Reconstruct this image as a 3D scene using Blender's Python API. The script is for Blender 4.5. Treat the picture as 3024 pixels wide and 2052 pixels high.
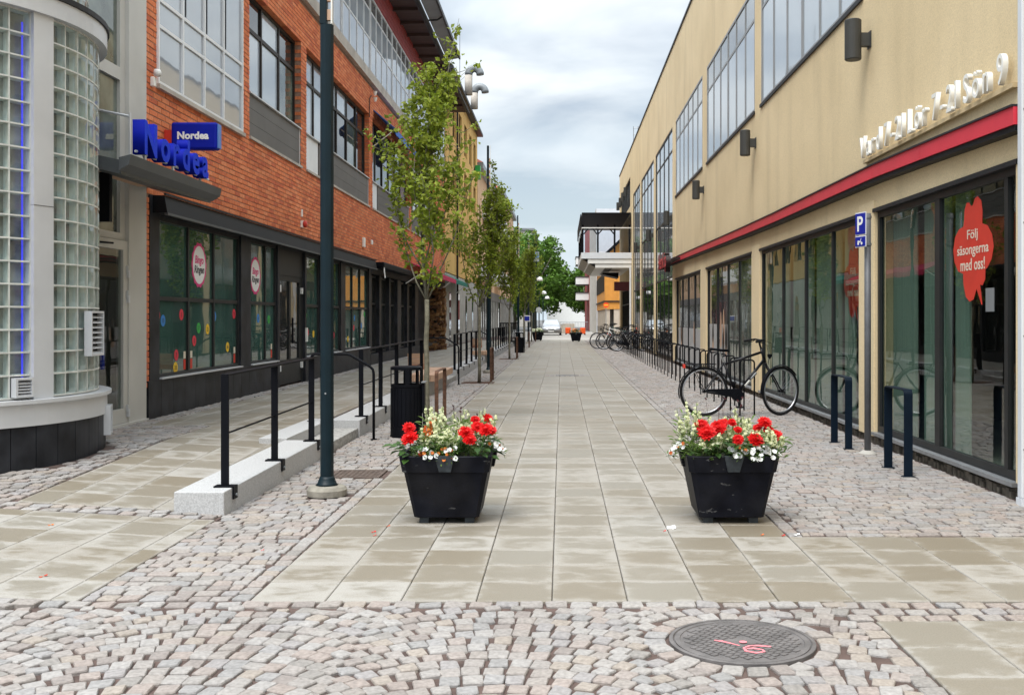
import bpy, math, random
import numpy as np
from mathutils import Vector, Matrix
R = math.radians
sc = bpy.context.scene
for o in list(bpy.data.objects): bpy.data.objects.remove(o)
COL = sc.collection
rng = random.Random(7)

# ------------------------------------------------------------------ camera
EYE = 1.49
cam = bpy.data.cameras.new("camera"); camo = bpy.data.objects.new("camera", cam); COL.objects.link(camo)
camo.location = (0, 0, EYE); camo.rotation_euler = (R(90), 0, 0)
cam.sensor_fit = 'HORIZONTAL'; cam.sensor_width = 36.0; cam.lens = 36.0 * 3060 / 3024
cam.shift_x = -(1658 - 1512) / 3024; cam.shift_y = -(1026 - 940) / 3024
cam.clip_start = 0.05; cam.clip_end = 3000
sc.camera = camo

# ------------------------------------------------------------------ sky and sun (bright overcast)
SUN_EL, SUN_AZ = 58.0, 205.0            # degrees; azimuth clockwise from +Y: behind the camera
w = bpy.data.worlds.new("World"); sc.world = w; w.use_nodes = True
nt = w.node_tree; nt.nodes.clear()
def N(nt, t, **kw):
    n = nt.nodes.new(t)
    for k, v in kw.items(): setattr(n, k, v)
    return n
def L(nt, a, b): nt.links.new(a, b)
def MATH(nt, op, a, b=None, c=None, clamp=False):
    n = N(nt, 'ShaderNodeMath', operation=op); n.use_clamp = clamp
    for i, v in enumerate((a, b, c)):
        if v is None: continue
        if isinstance(v, (int, float)): n.inputs[i].default_value = v
        else: L(nt, v, n.inputs[i])
    return n.outputs[0]
def MIXC(nt, f, a, b, mode='MIX'):
    n = N(nt, 'ShaderNodeMix', data_type='RGBA', blend_type=mode)
    for s, v in ((0, f), (6, a), (7, b)):
        if isinstance(v, (int, float)): n.inputs[s].default_value = v
        elif isinstance(v, (tuple, list)): n.inputs[s].default_value = (*v[:3], 1)
        else: L(nt, v, n.inputs[s])
    return n.outputs[2]
def RAMP(nt, f, stops, interp='LINEAR'):
    n = N(nt, 'ShaderNodeValToRGB'); cr = n.color_ramp; cr.interpolation = interp
    while len(cr.elements) > 1: cr.elements.remove(cr.elements[-1])
    for i, (p, c) in enumerate(stops):
        e = cr.elements[0] if i == 0 else cr.elements.new(p)
        e.position = p
        e.color = (*c[:3], 1) if isinstance(c, (tuple, list)) else (c, c, c, 1)
    L(nt, f, n.inputs[0]); return n.outputs[0]
sky = N(nt, 'ShaderNodeTexSky', sky_type='NISHITA'); sky.sun_disc = False
sky.sun_elevation = R(SUN_EL); sky.sun_rotation = R(SUN_AZ)
skyc = MIXC(nt, 1.0, sky.outputs[0], (0.052, 0.052, 0.052), 'MULTIPLY')
tc = N(nt, 'ShaderNodeTexCoord')
sep = N(nt, 'ShaderNodeSeparateXYZ'); L(nt, tc.outputs['Generated'], sep.inputs[0])
zc = MATH(nt, 'MAXIMUM', sep.outputs[2], 0.0)
den = MATH(nt, 'ADD', zc, 0.16)
cx = MATH(nt, 'DIVIDE', sep.outputs[0], den); cy = MATH(nt, 'DIVIDE', sep.outputs[1], den)
cmb = N(nt, 'ShaderNodeCombineXYZ'); L(nt, cx, cmb.inputs[0]); L(nt, cy, cmb.inputs[1])
n1 = N(nt, 'ShaderNodeTexNoise'); n1.inputs['Scale'].default_value = 1.5; n1.inputs['Detail'].default_value = 7; n1.inputs['Roughness'].default_value = 0.48
n1.inputs['Distortion'].default_value = 0.35
L(nt, cmb.outputs[0], n1.inputs[0])
n2 = N(nt, 'ShaderNodeTexNoise'); n2.inputs['Scale'].default_value = 0.7; n2.inputs['Detail'].default_value = 4
L(nt, cmb.outputs[0], n2.inputs[0])
cov = RAMP(nt, n1.outputs[0], [(0.38, 0.40), (0.60, 1.0)])
bright = RAMP(nt, n2.outputs[0], [(0.32, (0.495, 0.572, 0.637)), (0.5, (0.583, 0.635, 0.67)), (0.66, (0.67, 0.692, 0.705))])
# unseen zenith raised beyond CIE overcast, to light the street under a dimmer horizon
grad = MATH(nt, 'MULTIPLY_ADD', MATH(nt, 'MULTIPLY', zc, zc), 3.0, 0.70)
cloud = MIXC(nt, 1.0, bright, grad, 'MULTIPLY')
haz = RAMP(nt, sep.outputs[2], [(0.0, 1.0), (0.16, 0.0)])
skyb = MIXC(nt, 1.0, skyc, (1.0, 1.0, 1.0), 'MULTIPLY')
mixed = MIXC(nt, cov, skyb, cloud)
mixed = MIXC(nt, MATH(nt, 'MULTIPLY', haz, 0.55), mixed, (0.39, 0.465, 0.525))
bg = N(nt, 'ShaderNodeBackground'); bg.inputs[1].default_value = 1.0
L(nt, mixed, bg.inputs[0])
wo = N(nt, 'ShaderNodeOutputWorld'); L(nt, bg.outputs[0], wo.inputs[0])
sl = bpy.data.lights.new("sun", 'SUN'); sl.energy = 1.5; sl.angle = R(28); sl.color = (1.0, 0.96, 0.9)
so = bpy.data.objects.new("sun", sl); COL.objects.link(so)
so.rotation_euler = (R(90 - SUN_EL), 0, R(-SUN_AZ + 180)); so.location = (0, -10, 30)
sc.view_settings.view_transform = 'Standard'; sc.view_settings.look = 'None'
sc.view_settings.gamma = 1.0; sc.view_settings.exposure = 0.98
sc.view_settings.use_curve_mapping = False
sc.render.engine = 'CYCLES'
sc.cycles.use_denoising = True
sc.cycles.max_bounces = 8; sc.cycles.transparent_max_bounces = 24
sc.cycles.glossy_bounces = 4; sc.cycles.diffuse_bounces = 4; sc.cycles.sample_clamp_indirect = 6
sc.cycles.caustics_reflective = False; sc.cycles.caustics_refractive = False

# ------------------------------------------------------------------ materials
def newmat(name):
    m = bpy.data.materials.new(name); m.use_nodes = True
    t = m.node_tree; p = t.nodes['Principled BSDF']
    return m, t, p
def scale3(c, k): return tuple(min(1, x * k) for x in c)
def mat(name, c, r=.6, var=.12, s=5., bump=0., bs=80., metal=0., spec=.5, c2=None, stretch=None, coat=0.):
    m, t, p = newmat(name)
    g = N(t, 'ShaderNodeNewGeometry'); v = g.outputs['Position']
    if stretch:
        mp = N(t, 'ShaderNodeMapping'); mp.inputs['Scale'].default_value = stretch; L(t, v, mp.inputs[0]); v = mp.outputs[0]
    n = N(t, 'ShaderNodeTexNoise'); n.inputs['Scale'].default_value = s; n.inputs['Detail'].default_value = 6
    L(t, v, n.inputs[0])
    col = RAMP(t, n.outputs[0], [(0.3, scale3(c, 1 - var)), (0.7, c2 if c2 else scale3(c, 1 + var))])
    L(t, col, p.inputs['Base Color'])
    p.inputs['Roughness'].default_value = r; p.inputs['Metallic'].default_value = metal
    p.inputs['Specular IOR Level'].default_value = spec; p.inputs['Coat Weight'].default_value = coat
    if bump:
        nb = N(t, 'ShaderNodeTexNoise'); nb.inputs['Scale'].default_value = bs; nb.inputs['Detail'].default_value = 3
        L(t, g.outputs['Position'], nb.inputs[0])
        b = N(t, 'ShaderNodeBump'); b.inputs['Strength'].default_value = bump; b.inputs['Distance'].default_value = .01
        L(t, nb.outputs[0], b.inputs['Height']); L(t, b.outputs[0], p.inputs['Normal'])
    return m
def rnd_fac(t):
    oi = N(t, 'ShaderNodeObjectInfo'); g = N(t, 'ShaderNodeNewGeometry')
    return MATH(t, 'FRACT', MATH(t, 'ADD', oi.outputs['Random'], g.outputs['Random Per Island'])), g
def rmat(name, cols, r=.7, s=40., var=.25, bump=.3, bs=120., spec=.4, big=0.):
    m, t, p = newmat(name)
    f, g = rnd_fac(t)
    k = len(cols)
    col = RAMP(t, f, [(i / k, c) for i, c in enumerate(cols)], 'CONSTANT')
    n = N(t, 'ShaderNodeTexNoise'); n.inputs['Scale'].default_value = s; n.inputs['Detail'].default_value = 5
    L(t, g.outputs['Position'], n.inputs[0])
    col = MIXC(t, 1.0, col, RAMP(t, n.outputs[0], [(.25, 1 - var), (.75, 1 + var)]), 'MULTIPLY')
    if big:
        n3 = N(t, 'ShaderNodeTexNoise'); n3.inputs['Scale'].default_value = 1.1; n3.inputs['Detail'].default_value = 3
        L(t, g.outputs['Position'], n3.inputs[0])
        col = MIXC(t, 1.0, col, RAMP(t, n3.outputs[0], [(.3, 1 - big), (.7, 1.0 + big * .5)]), 'MULTIPLY')
    L(t, col, p.inputs['Base Color']); p.inputs['Roughness'].default_value = r
    p.inputs['Specular IOR Level'].default_value = spec
    if bump:
        nb = N(t, 'ShaderNodeTexNoise'); nb.inputs['Scale'].default_value = bs
        L(t, g.outputs['Position'], nb.inputs[0])
        b = N(t, 'ShaderNodeBump'); b.inputs['Strength'].default_value = bump; b.inputs['Distance'].default_value = .006
        L(t, nb.outputs[0], b.inputs['Height']); L(t, b.outputs[0], p.inputs['Normal'])
    return m
def glass_clear(name, tint=(.8, .86, .84), ior=1.75, rough=0.0):
    m, t, p = newmat(name); t.nodes.remove(p)
    fr = N(t, 'ShaderNodeFresnel'); fr.inputs[0].default_value = ior
    tr = N(t, 'ShaderNodeBsdfTransparent'); tr.inputs[0].default_value = (*tint, 1)
    gl = N(t, 'ShaderNodeBsdfGlossy'); gl.inputs['Roughness'].default_value = rough; gl.inputs[0].default_value = (.95, .97, .97, 1)
    nb = N(t, 'ShaderNodeTexNoise'); nb.inputs['Scale'].default_value = 1.3
    g = N(t, 'ShaderNodeNewGeometry'); L(t, g.outputs['Position'], nb.inputs[0])
    b = N(t, 'ShaderNodeBump'); b.inputs['Strength'].default_value = .05; b.inputs['Distance'].default_value = .03
    L(t, nb.outputs[0], b.inputs['Height']); L(t, b.outputs[0], gl.inputs['Normal'])
    mx = N(t, 'ShaderNodeMixShader'); L(t, MATH(t, 'MULTIPLY', fr.outputs[0], MATH(t, 'SUBTRACT', 1.0, g.outputs['Backfacing'])), mx.inputs[0]); L(t, tr.outputs[0], mx.inputs[1]); L(t, gl.outputs[0], mx.inputs[2])
    L(t, mx.outputs[0], t.nodes['Material Output'].inputs[0]); return m
def glass_solid(name, c, ior=1.7, rough=.02, var=.3, s=.8):
    m = mat(name, c, r=rough, var=var, s=s); p = m.node_tree.nodes['Principled BSDF']
    p.inputs['IOR'].default_value = ior; p.inputs['Specular IOR Level'].default_value = .5
    t = m.node_tree
    nb = N(t, 'ShaderNodeTexNoise'); nb.inputs['Scale'].default_value = 1.1
    g = N(t, 'ShaderNodeNewGeometry'); L(t, g.outputs['Position'], nb.inputs[0])
    b = N(t, 'ShaderNodeBump'); b.inputs['Strength'].default_value = .06; b.inputs['Distance'].default_value = .03
    L(t, nb.outputs[0], b.inputs['Height']); L(t, b.outputs[0], p.inputs['Normal'])
    return m
def emis(name, c, k):
    m, t, p = newmat(name); p.inputs['Base Color'].default_value = (*c, 1)
    p.inputs['Emission Color'].default_value = (*c, 1); p.inputs['Emission Strength'].default_value = k; return m
def leafmat(name, cols, tl=.42, var=.25):
    m, t, p = newmat(name)
    f, g = rnd_fac(t)
    k = len(cols)
    col = RAMP(t, f, [(i / max(1, k - 1), c) for i, c in enumerate(cols)])
    n = N(t, 'ShaderNodeTexNoise'); n.inputs['Scale'].default_value = 1.6
    L(t, g.outputs['Position'], n.inputs[0])
    col = MIXC(t, 1.0, col, RAMP(t, n.outputs[0], [(.3, 1 - var), (.7, 1 + var)]), 'MULTIPLY')
    L(t, col, p.inputs['Base Color']); p.inputs['Roughness'].default_value = .5; p.inputs['Specular IOR Level'].default_value = .3
    tr = N(t, 'ShaderNodeBsdfTranslucent'); L(t, col, tr.inputs[0])
    mx = N(t, 'ShaderNodeMixShader'); mx.inputs[0].default_value = tl
    L(t, p.outputs[0], mx.inputs[1]); L(t, tr.outputs[0], mx.inputs[2]); L(t, mx.outputs[0], t.nodes['Material Output'].inputs[0])
    return m

def slabmat():
    """concrete slab: wet tan middle, lime-pale dry edges and blotches"""
    m, t, p = newmat('concrete_slab')
    f, g = rnd_fac(t)
    uv = N(t, 'ShaderNodeUVMap'); s = N(t, 'ShaderNodeSeparateXYZ'); L(t, uv.outputs[0], s.inputs[0])
    a = MATH(t, 'ABSOLUTE', MATH(t, 'SUBTRACT', s.outputs[0], .5)); b = MATH(t, 'ABSOLUTE', MATH(t, 'SUBTRACT', s.outputs[1], .5))
    e = MATH(t, 'MULTIPLY', MATH(t, 'MAXIMUM', a, b), 2.0)
    e = MATH(t, 'POWER', e, 4.0)
    mp = N(t, 'ShaderNodeMapping'); mp.inputs['Scale'].default_value = (3.0, 5.2, 1.0); L(t, g.outputs['Position'], mp.inputs[0])
    off = N(t, 'ShaderNodeCombineXYZ'); L(t, MATH(t, 'MULTIPLY', f, 37.0), off.inputs[2]); L(t, off.outputs[0], mp.inputs['Location'])
    n = N(t, 'ShaderNodeTexNoise'); n.inputs['Scale'].default_value = 1.5; n.inputs['Detail'].default_value = 7; n.inputs['Roughness'].default_value = .68
    n.inputs['Distortion'].default_value = .35
    L(t, mp.outputs[0], n.inputs[0])
    q = MATH(t, 'ADD', MATH(t, 'MULTIPLY', e, .21), MATH(t, 'MULTIPLY', n.outputs[0], 1.0))
    q = MATH(t, 'ADD', q, MATH(t, 'MULTIPLY', MATH(t, 'SUBTRACT', f, .5), .30))
    wet = RAMP(t, q, [(.485, 0.0), (.58, .22), (.625, .6), (.75, 1.0)])
    f2 = MATH(t, 'FRACT', MATH(t, 'MULTIPLY', f, 7.31))
    dark = MIXC(t, f2, (.205, .175, .130), (.238, .216, .178))
    lite = MIXC(t, f2, (.292, .268, .232), (.345, .326, .296))
    col = MIXC(t, wet, dark, lite)
    n4 = N(t, 'ShaderNodeTexNoise'); n4.inputs['Scale'].default_value = 140; L(t, g.outputs['Position'], n4.inputs[0])
    col = MIXC(t, 1.0, col, RAMP(t, n4.outputs[0], [(.3, .88), (.7, 1.1)]), 'MULTIPLY')
    L(t, col, p.inputs['Base Color'])
    rr = RAMP(t, wet, [(0, .5), (1, .85)]); L(t, rr, p.inputs['Roughness']); p.inputs['Specular IOR Level'].default_value = .35
    bp = N(t, 'ShaderNodeBump'); bp.inputs['Strength'].default_value = .12; bp.inputs['Distance'].default_value = .004
    L(t, n4.outputs[0], bp.inputs['Height']); L(t, bp.outputs[0], p.inputs['Normal'])
    return m
def stuccomat(name, c, c2, stain):
    m, t, p = newmat(name)
    g = N(t, 'ShaderNodeNewGeometry'); pos = g.outputs['Position']
    n = N(t, 'ShaderNodeTexNoise'); n.inputs['Scale'].default_value = .55; n.inputs['Detail'].default_value = 6; L(t, pos, n.inputs[0])
    col = MIXC(t, RAMP(t, n.outputs[0], [(.32, 0.), (.68, 1.)]), scale3(c, .93), c2)
    mp = N(t, 'ShaderNodeMapping'); mp.inputs['Scale'].default_value = (1.1, 1.1, .16); L(t, pos, mp.inputs[0])
    n2 = N(t, 'ShaderNodeTexNoise'); n2.inputs['Scale'].default_value = 1.6; n2.inputs['Detail'].default_value = 8; L(t, mp.outputs[0], n2.inputs[0])
    col = MIXC(t, RAMP(t, n2.outputs[0], [(.53, 0.), (.80, .5)]), col, stain)
    n3 = N(t, 'ShaderNodeTexNoise'); n3.inputs['Scale'].default_value = 90; n3.inputs['Detail'].default_value = 3; L(t, pos, n3.inputs[0])
    col = MIXC(t, 1.0, col, RAMP(t, n3.outputs[0], [(.3, .86), (.7, 1.1)]), 'MULTIPLY')
    L(t, col, p.inputs['Base Color']); p.inputs['Roughness'].default_value = .9; p.inputs['Specular IOR Level'].default_value = .2
    b = N(t, 'ShaderNodeBump'); b.inputs['Strength'].default_value = .35; b.inputs['Distance'].default_value = .006
    L(t, n3.outputs[0], b.inputs['Height']); L(t, b.outputs[0], p.inputs['Normal']); return m

M = {}
M['slab'] = slabmat()
M['sett'] = rmat('granite_sett', [(.29, .266, .248), (.305, .265, .242), (.265, .255, .248), (.315, .294, .277), (.28, .262, .256), (.30, .255, .23), (.25, .232, .215), (.322, .304, .29), (.29, .26, .238), (.25, .22, .203), (.308, .268, .232), (.285, .273, .267), (.295, .268, .25), (.307, .285, .267)], r=.8, s=48, var=.25, bump=.5, bs=150, big=.10)
M['joint'] = mat('joint_sand', (.088, .058, .049), r=.95, var=.35, s=9, bump=.5)
M['joint_grey'] = mat('slab_joint', (.075, .066, .056), r=.95, var=.3, s=9)
M['asphalt'] = mat('asphalt', (.12, .118, .115), r=.9, var=.2, s=3, bump=.3)
M['road'] = mat('pale_road', (.36, .34, .31), r=.9, var=.12, s=.6, bump=.2)
M['granite'] = mat('kerb_granite', (.44, .44, .44), r=.7, var=.22, s=90, bump=.2)
M['granite_rough'] = mat('rough_granite', (.36, .35, .33), r=.9, var=.35, s=25, bump=.8, bs=30)
M['brick'] = rmat('facade_brick', [(.66, .185, .07), (.70, .21, .08), (.60, .155, .06), (.73, .245, .105), (.68, .195, .075), (.54, .13, .055), (.71, .22, .09)], r=.85, s=30, var=.22, bump=.4, bs=70, big=.14)
M['mortar'] = mat('brick_mortar', (.30, .185, .135), r=.95, var=.2, s=20)
M['ochre'] = stuccomat('ochre_stucco', (.76, .605, .37), (.81, .655, .415), (.52, .41, .25))
M['ochre_light'] = stuccomat('ochre_pillar', (.81, .655, .415), (.84, .69, .445), (.62, .5, .32))
M['concrete'] = mat('rough_concrete', (.17, .15, .12), r=.95, var=.4, s=12, bump=1.0, bs=26)
M['band'] = mat('concrete_band', (.44, .40, .35), r=.85, var=.2, s=3, bump=.2)
M['red'] = mat('red_enamel', (.66, .035, .06), r=.42, var=.08, s=2)
M['redclad'] = mat('red_cladding', (.30, .035, .032), r=.6, var=.15, s=3)
M['frame_dark'] = mat('dark_frame', (.024, .025, .025), r=.45, var=.15, s=4, spec=.25)
M['frame_brown'] = mat('brown_frame', (.022, .017, .014), r=.5, var=.2, s=4, spec=.25)
M['frame_grey'] = mat('grey_frame', (.26, .265, .265), r=.4, var=.08, s=3)
M['frame_white'] = mat('white_frame', (.74, .75, .76), r=.4, var=.06, s=3)
M['alu'] = mat('aluminium_panel', (.60, .61, .63), r=.42, var=.06, s=2, metal=.25)
M['alu_warm'] = mat('door_aluminium', (.52, .51, .48), r=.45, var=.07, s=2, metal=.1)
M['black'] = mat('black_steel', (.0045, .005, .0075), r=.5, var=.15, s=5, spec=.10)
M['navy'] = mat('navy_steel', (.0045, .011, .021), r=.5, var=.15, s=6, spec=.12)
M['teal'] = mat('teal_post_paint', (.005, .015, .021), r=.42, var=.15, s=6, spec=.22)
M['corten'] = mat('rusty_steel', (.095, .045, .026), r=.85, var=.45, s=22, bump=.3)
M['stone_black'] = mat('black_stone', (.014, .015, .019), r=.45, var=.45, s=3.5, c2=(.034, .036, .043), spec=.22)
M['plastic'] = mat('black_plastic', (.0045, .005, .009), r=.5, var=.3, s=7, c2=(.009, .010, .016), bump=.15, bs=50, spec=.10)
def scuffed(m):
    t = m.node_tree; p = t.nodes['Principled BSDF']; src = p.inputs['Base Color'].links[0].from_socket
    g = N(t, 'ShaderNodeNewGeometry'); mp = N(t, 'ShaderNodeMapping'); mp.inputs['Scale'].default_value = (9, 9, 22); mp.inputs['Rotation'].default_value = (.3, .9, .4); L(t, g.outputs['Position'], mp.inputs[0])
    n = N(t, 'ShaderNodeTexNoise'); n.inputs['Scale'].default_value = 1.0; n.inputs['Detail'].default_value = 5; n.inputs['Distortion'].default_value = 1.2; L(t, mp.outputs[0], n.inputs[0])
    f = RAMP(t, n.outputs[0], [(.68, 0.), (.70, .5), (.73, .05), (.8, 0.)])
    n2 = N(t, 'ShaderNodeTexNoise'); n2.inputs['Scale'].default_value = 2.5; L(t, g.outputs['Position'], n2.inputs[0])
    dust = RAMP(t, n2.outputs[0], [(.45, 0.), (.8, .22)])
    c = MIXC(t, dust, src, (.055, .052, .048)); c = MIXC(t, f, c, (.22, .22, .22)); L(t, c, p.inputs['Base Color'])
scuffed(M['plastic'])
M['plastic_grey'] = mat('worn_plastic', (.035, .042, .048), r=.6, var=.4, s=25, spec=.3)
M['soil'] = mat('soil', (.03, .022, .016), r=1, var=.4, s=30)
M['white'] = mat('white_paint', (.78, .78, .76), r=.5, var=.04, s=3)
M['offwhite'] = mat('white_letter', (.84, .83, .78), r=.45, var=.05, s=6)
M['whitepanel'] = mat('white_metal', (.66, .69, .73), r=.4, var=.05, s=2)
M['bluesign'] = mat('blue_sign', (.004, .012, .30), r=.5, var=.1, s=4, spec=.15)
M['blueletter'] = mat('blue_letter', (.012, .045, .62), r=.6, var=.06, s=4, spec=.12)
M['blueside'] = mat('blue_letter_side', (.004, .014, .36), r=.6, var=.06, s=4, spec=.12)
M['bluesky'] = mat('light_blue_edge', (.08, .2, .55), r=.4, var=.1)
M['pcolor'] = mat('parking_blue', (.006, .02, .30), r=.35, var=.06)
M['lampgrey'] = mat('lamp_grey', (.05, .05, .047), r=.5, var=.12, spec=.3)
M['greypanel'] = mat('grey_spandrel', (.115, .108, .10), r=.6, var=.1, s=2)
M['canopy'] = mat('grey_canopy', (.085, .09, .095), r=.45, var=.15, s=2, spec=.3)
M['shutter'] = mat('roller_housing', (.009, .010, .012), r=.5, var=.2, s=2, spec=.15)
M['chrome'] = mat('chrome', (.75, .74, .71), r=.18, var=.03, metal=1)
M['soffit'] = mat('brown_soffit', (.075, .045, .038), r=.8, var=.25, s=1.5, stretch=(.6, 4, 1))
M['zinc'] = mat('zinc_sheet', (.22, .235, .245), r=.5, var=.15, s=1.2, metal=.2)
M['gutter'] = mat('dark_gutter', (.022, .023, .026), r=.5, var=.1, spec=.25)
M['yellow'] = stuccomat('yellow_stucco', (.66, .40, .13), (.71, .45, .16), (.5, .3, .1))
M['peach'] = stuccomat('peach_stucco', (.62, .40, .24), (.66, .44, .27), (.5, .32, .2))
M['orange'] = mat('orange_boards', (.60, .27, .05), r=.75, var=.1, s=2)
M['tile'] = mat('roof_tile', (.36, .10, .06), r=.8, var=.25, s=6)
M['stonepanel'] = mat('stone_panel', (.40, .38, .345), r=.8, var=.15, s=1.5)
M['beige'] = mat('beige_column', (.46, .40, .33), r=.85, var=.12, s=2)
M['rock'] = rmat('brown_rock', [(.14, .065, .025), (.22, .11, .04), (.10, .045, .02), (.26, .145, .06)], r=.8, s=14, var=.4, bump=1.0, bs=22)
M['wood'] = mat('bench_wood', (.50, .32, .215), r=.6, var=.16, s=4, stretch=(1, 14, 1))
M['wood_red'] = mat('bench_wood_red', (.42, .20, .12), r=.6, var=.16, s=4)
M['iron'] = mat('cast_iron', (.125, .115, .112), r=.6, var=.3, s=9, bump=.35, bs=120)
M['iron_rust'] = mat('rusty_grate', (.115, .085, .07), r=.8, var=.35, s=14)
M['pink'] = mat('pink_marking', (.75, .22, .25), r=.7, var=.2, s=40)
M['bark'] = mat('bark', (.155, .145, .105), r=.9, var=.35, s=18, bump=.6, bs=60)
M['leaf'] = leafmat('tree_leaf', [(.19, .26, .026), (.265, .34, .038), (.345, .40, .055), (.12, .18, .02)])
M['leaf_far'] = leafmat('far_leaf', [(.09, .19, .025), (.13, .25, .035), (.055, .125, .018)], tl=.3, var=.35)
M['leaf_plant'] = leafmat('planter_leaf', [(.03, .075, .017), (.05, .11, .02), (.022, .055, .014)], tl=.2)
M['leaf_light'] = leafmat('snapdragon_leaf', [(.09, .16, .03), (.14, .22, .05), (.06, .11, .022)], tl=.3)
M['petal_red'] = leafmat('red_petal', [(.62, .006, .008), (.72, .012, .012), (.52, .004, .006)], tl=.2, var=.1)
M['petal_cream'] = leafmat('cream_petal', [(.78, .80, .52), (.82, .83, .63), (.72, .77, .42)], tl=.25, var=.06)
M['petal_white'] = leafmat('white_petal', [(.80, .80, .80), (.84, .84, .83)], tl=.2, var=.04)
M['petal_orange'] = leafmat('orange_petal', [(.65, .12, .03), (.72, .3, .06), (.5, .05, .03)], tl=.2, var=.1)
M['petal_dark'] = leafmat('wilted', [(.06, .008, .012), (.04, .01, .012)], tl=.1)
M['green_stem'] = mat('stem', (.11, .17, .04), r=.6, var=.2)
M['g_clear'] = glass_clear('clear_glass', ior=1.95)
M['g_door'] = glass_clear('door_glass', tint=(.72, .76, .73), ior=1.7)
M['g_rail'] = glass_clear('railing_glass', tint=(.9, .92, .95), ior=1.4)
M['g_teal'] = glass_solid('teal_shop_glass', (.042, .095, .080), ior=1.8)
M['g_dark'] = glass_solid('dark_glass', (.02, .022, .022), ior=1.65)
M['g_sky'] = glass_solid('blind_sky_glass', (.40, .45, .50), ior=2.3, var=.06)  # pale blue base: blinds, plus the sky's reflection painted into the colour
M['g_white'] = glass_solid('white_glass', (.33, .36, .40), ior=2.3, var=.06)
M['g_grey'] = glass_solid('grey_blind_glass', (.20, .21, .215), ior=2.1, var=.1)
M['g_curtain'] = glass_solid('curtain_glass', (.10, .12, .10), ior=1.7, var=.6, s=2.5)
M['g_poster'] = glass_solid('poster_glass', (.045, .045, .048), ior=1.6, var=.4, s=1.6)
M['curtain'] = mat('green_curtain', (.26, .33, .27), r=.8, var=.12, s=1, stretch=(1, 26, .3))
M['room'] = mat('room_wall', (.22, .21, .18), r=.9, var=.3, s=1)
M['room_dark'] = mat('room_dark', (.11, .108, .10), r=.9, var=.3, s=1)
M['poster_grey'] = mat('poster_pale', (.42, .42, .42), r=.5, var=.1)
M['stk_red'] = mat('sticker_red', (.60, .04, .022), r=.5, var=.08)
M['stk_text'] = mat('sticker_text', (.70, .62, .50), r=.5, var=.05)
M['d_red'] = mat('dot_red', (.62, .025, .05), r=.5, var=.05); M['d_blue'] = mat('dot_blue', (.025, .20, .55), r=.5, var=.05)
M['d_green'] = mat('dot_green', (.03, .36, .06), r=.5, var=.05); M['d_yellow'] = mat('dot_yellow', (.80, .50, .02), r=.5, var=.05)
M['d_pink'] = mat('dot_pink', (.62, .02, .17), r=.5, var=.05); M['ink'] = mat('ink', (.03, .02, .03), r=.6, var=.05)
M['bk_clear'] = glass_clear('block_face', tint=(.86, .9, .88), ior=1.5, rough=.06)
M['bk_side'] = mat('block_side', (.62, .67, .65), r=.3, var=.15, s=8)
M['bk_back'] = mat('block_back', (.27, .285, .275), r=.2, var=.6, s=3.2)
M['bk_mortar'] = mat('block_mortar', (.60, .60, .56), r=.8, var=.15, s=9)
M['neon'] = emis('blue_tube', (.06, .07, 1.0), .28)
M['rubber'] = mat('tyre', (.010, .010, .011), r=.75, var=.15, spec=.2)
M['spoke'] = mat('spoke', (.5, .5, .52), r=.3, var=.05, metal=.9)
M['bike_black'] = mat('bike_black', (.006, .006, .008), r=.35, var=.1, spec=.25)
M['bike_white'] = mat('bike_white', (.66, .66, .66), r=.3, var=.05)
M['bike_green'] = mat('bike_green', (.10, .17, .15), r=.4, var=.1)
M['car_silver'] = mat('car_silver', (.46, .47, .49), r=.28, var=.04, metal=.5, coat=.5)
M['orange_plastic'] = mat('orange_plastic', (.85, .10, .01), r=.5, var=.1)
M['magenta'] = mat('red_awning', (.52, .02, .085), r=.8, var=.12, s=3); M['greenawn'] = mat('green_awning', (.0, .16, .12), r=.8, var=.12)
M['blueawn'] = mat('blue_awning', (.05, .16, .50), r=.8, var=.12); M['globe'] = mat('lamp_globe', (.80, .80, .78), r=.35, var=.03)
M['sign_noentry'] = mat('no_entry_red', (.78, .07, .01), r=.5, var=.05); M['sign_yellow'] = mat('no_entry_yellow', (.85, .48, .03), r=.5, var=.05)
M['signback'] = mat('sign_back', (.34, .36, .36), r=.5, var=.1); M['maroon'] = mat('maroon_sign', (.12, .008, .012), r=.4, var=.1)
M['galv'] = mat('galvanised', (.30, .31, .32), r=.45, var=.12, s=8, metal=.5); M['postgrey'] = mat('post_grey', (.11, .115, .125), r=.5, var=.15, s=8)
M['blackletter'] = mat('letter_side', (.02, .006, .006), r=.6, var=.1)
M['footing'] = mat('footing', (.26, .24, .20), r=.9, var=.25, s=14, bump=.3)
M['rail_tan'] = mat('letter_rail', (.62, .48, .28), r=.7, var=.1)

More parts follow.
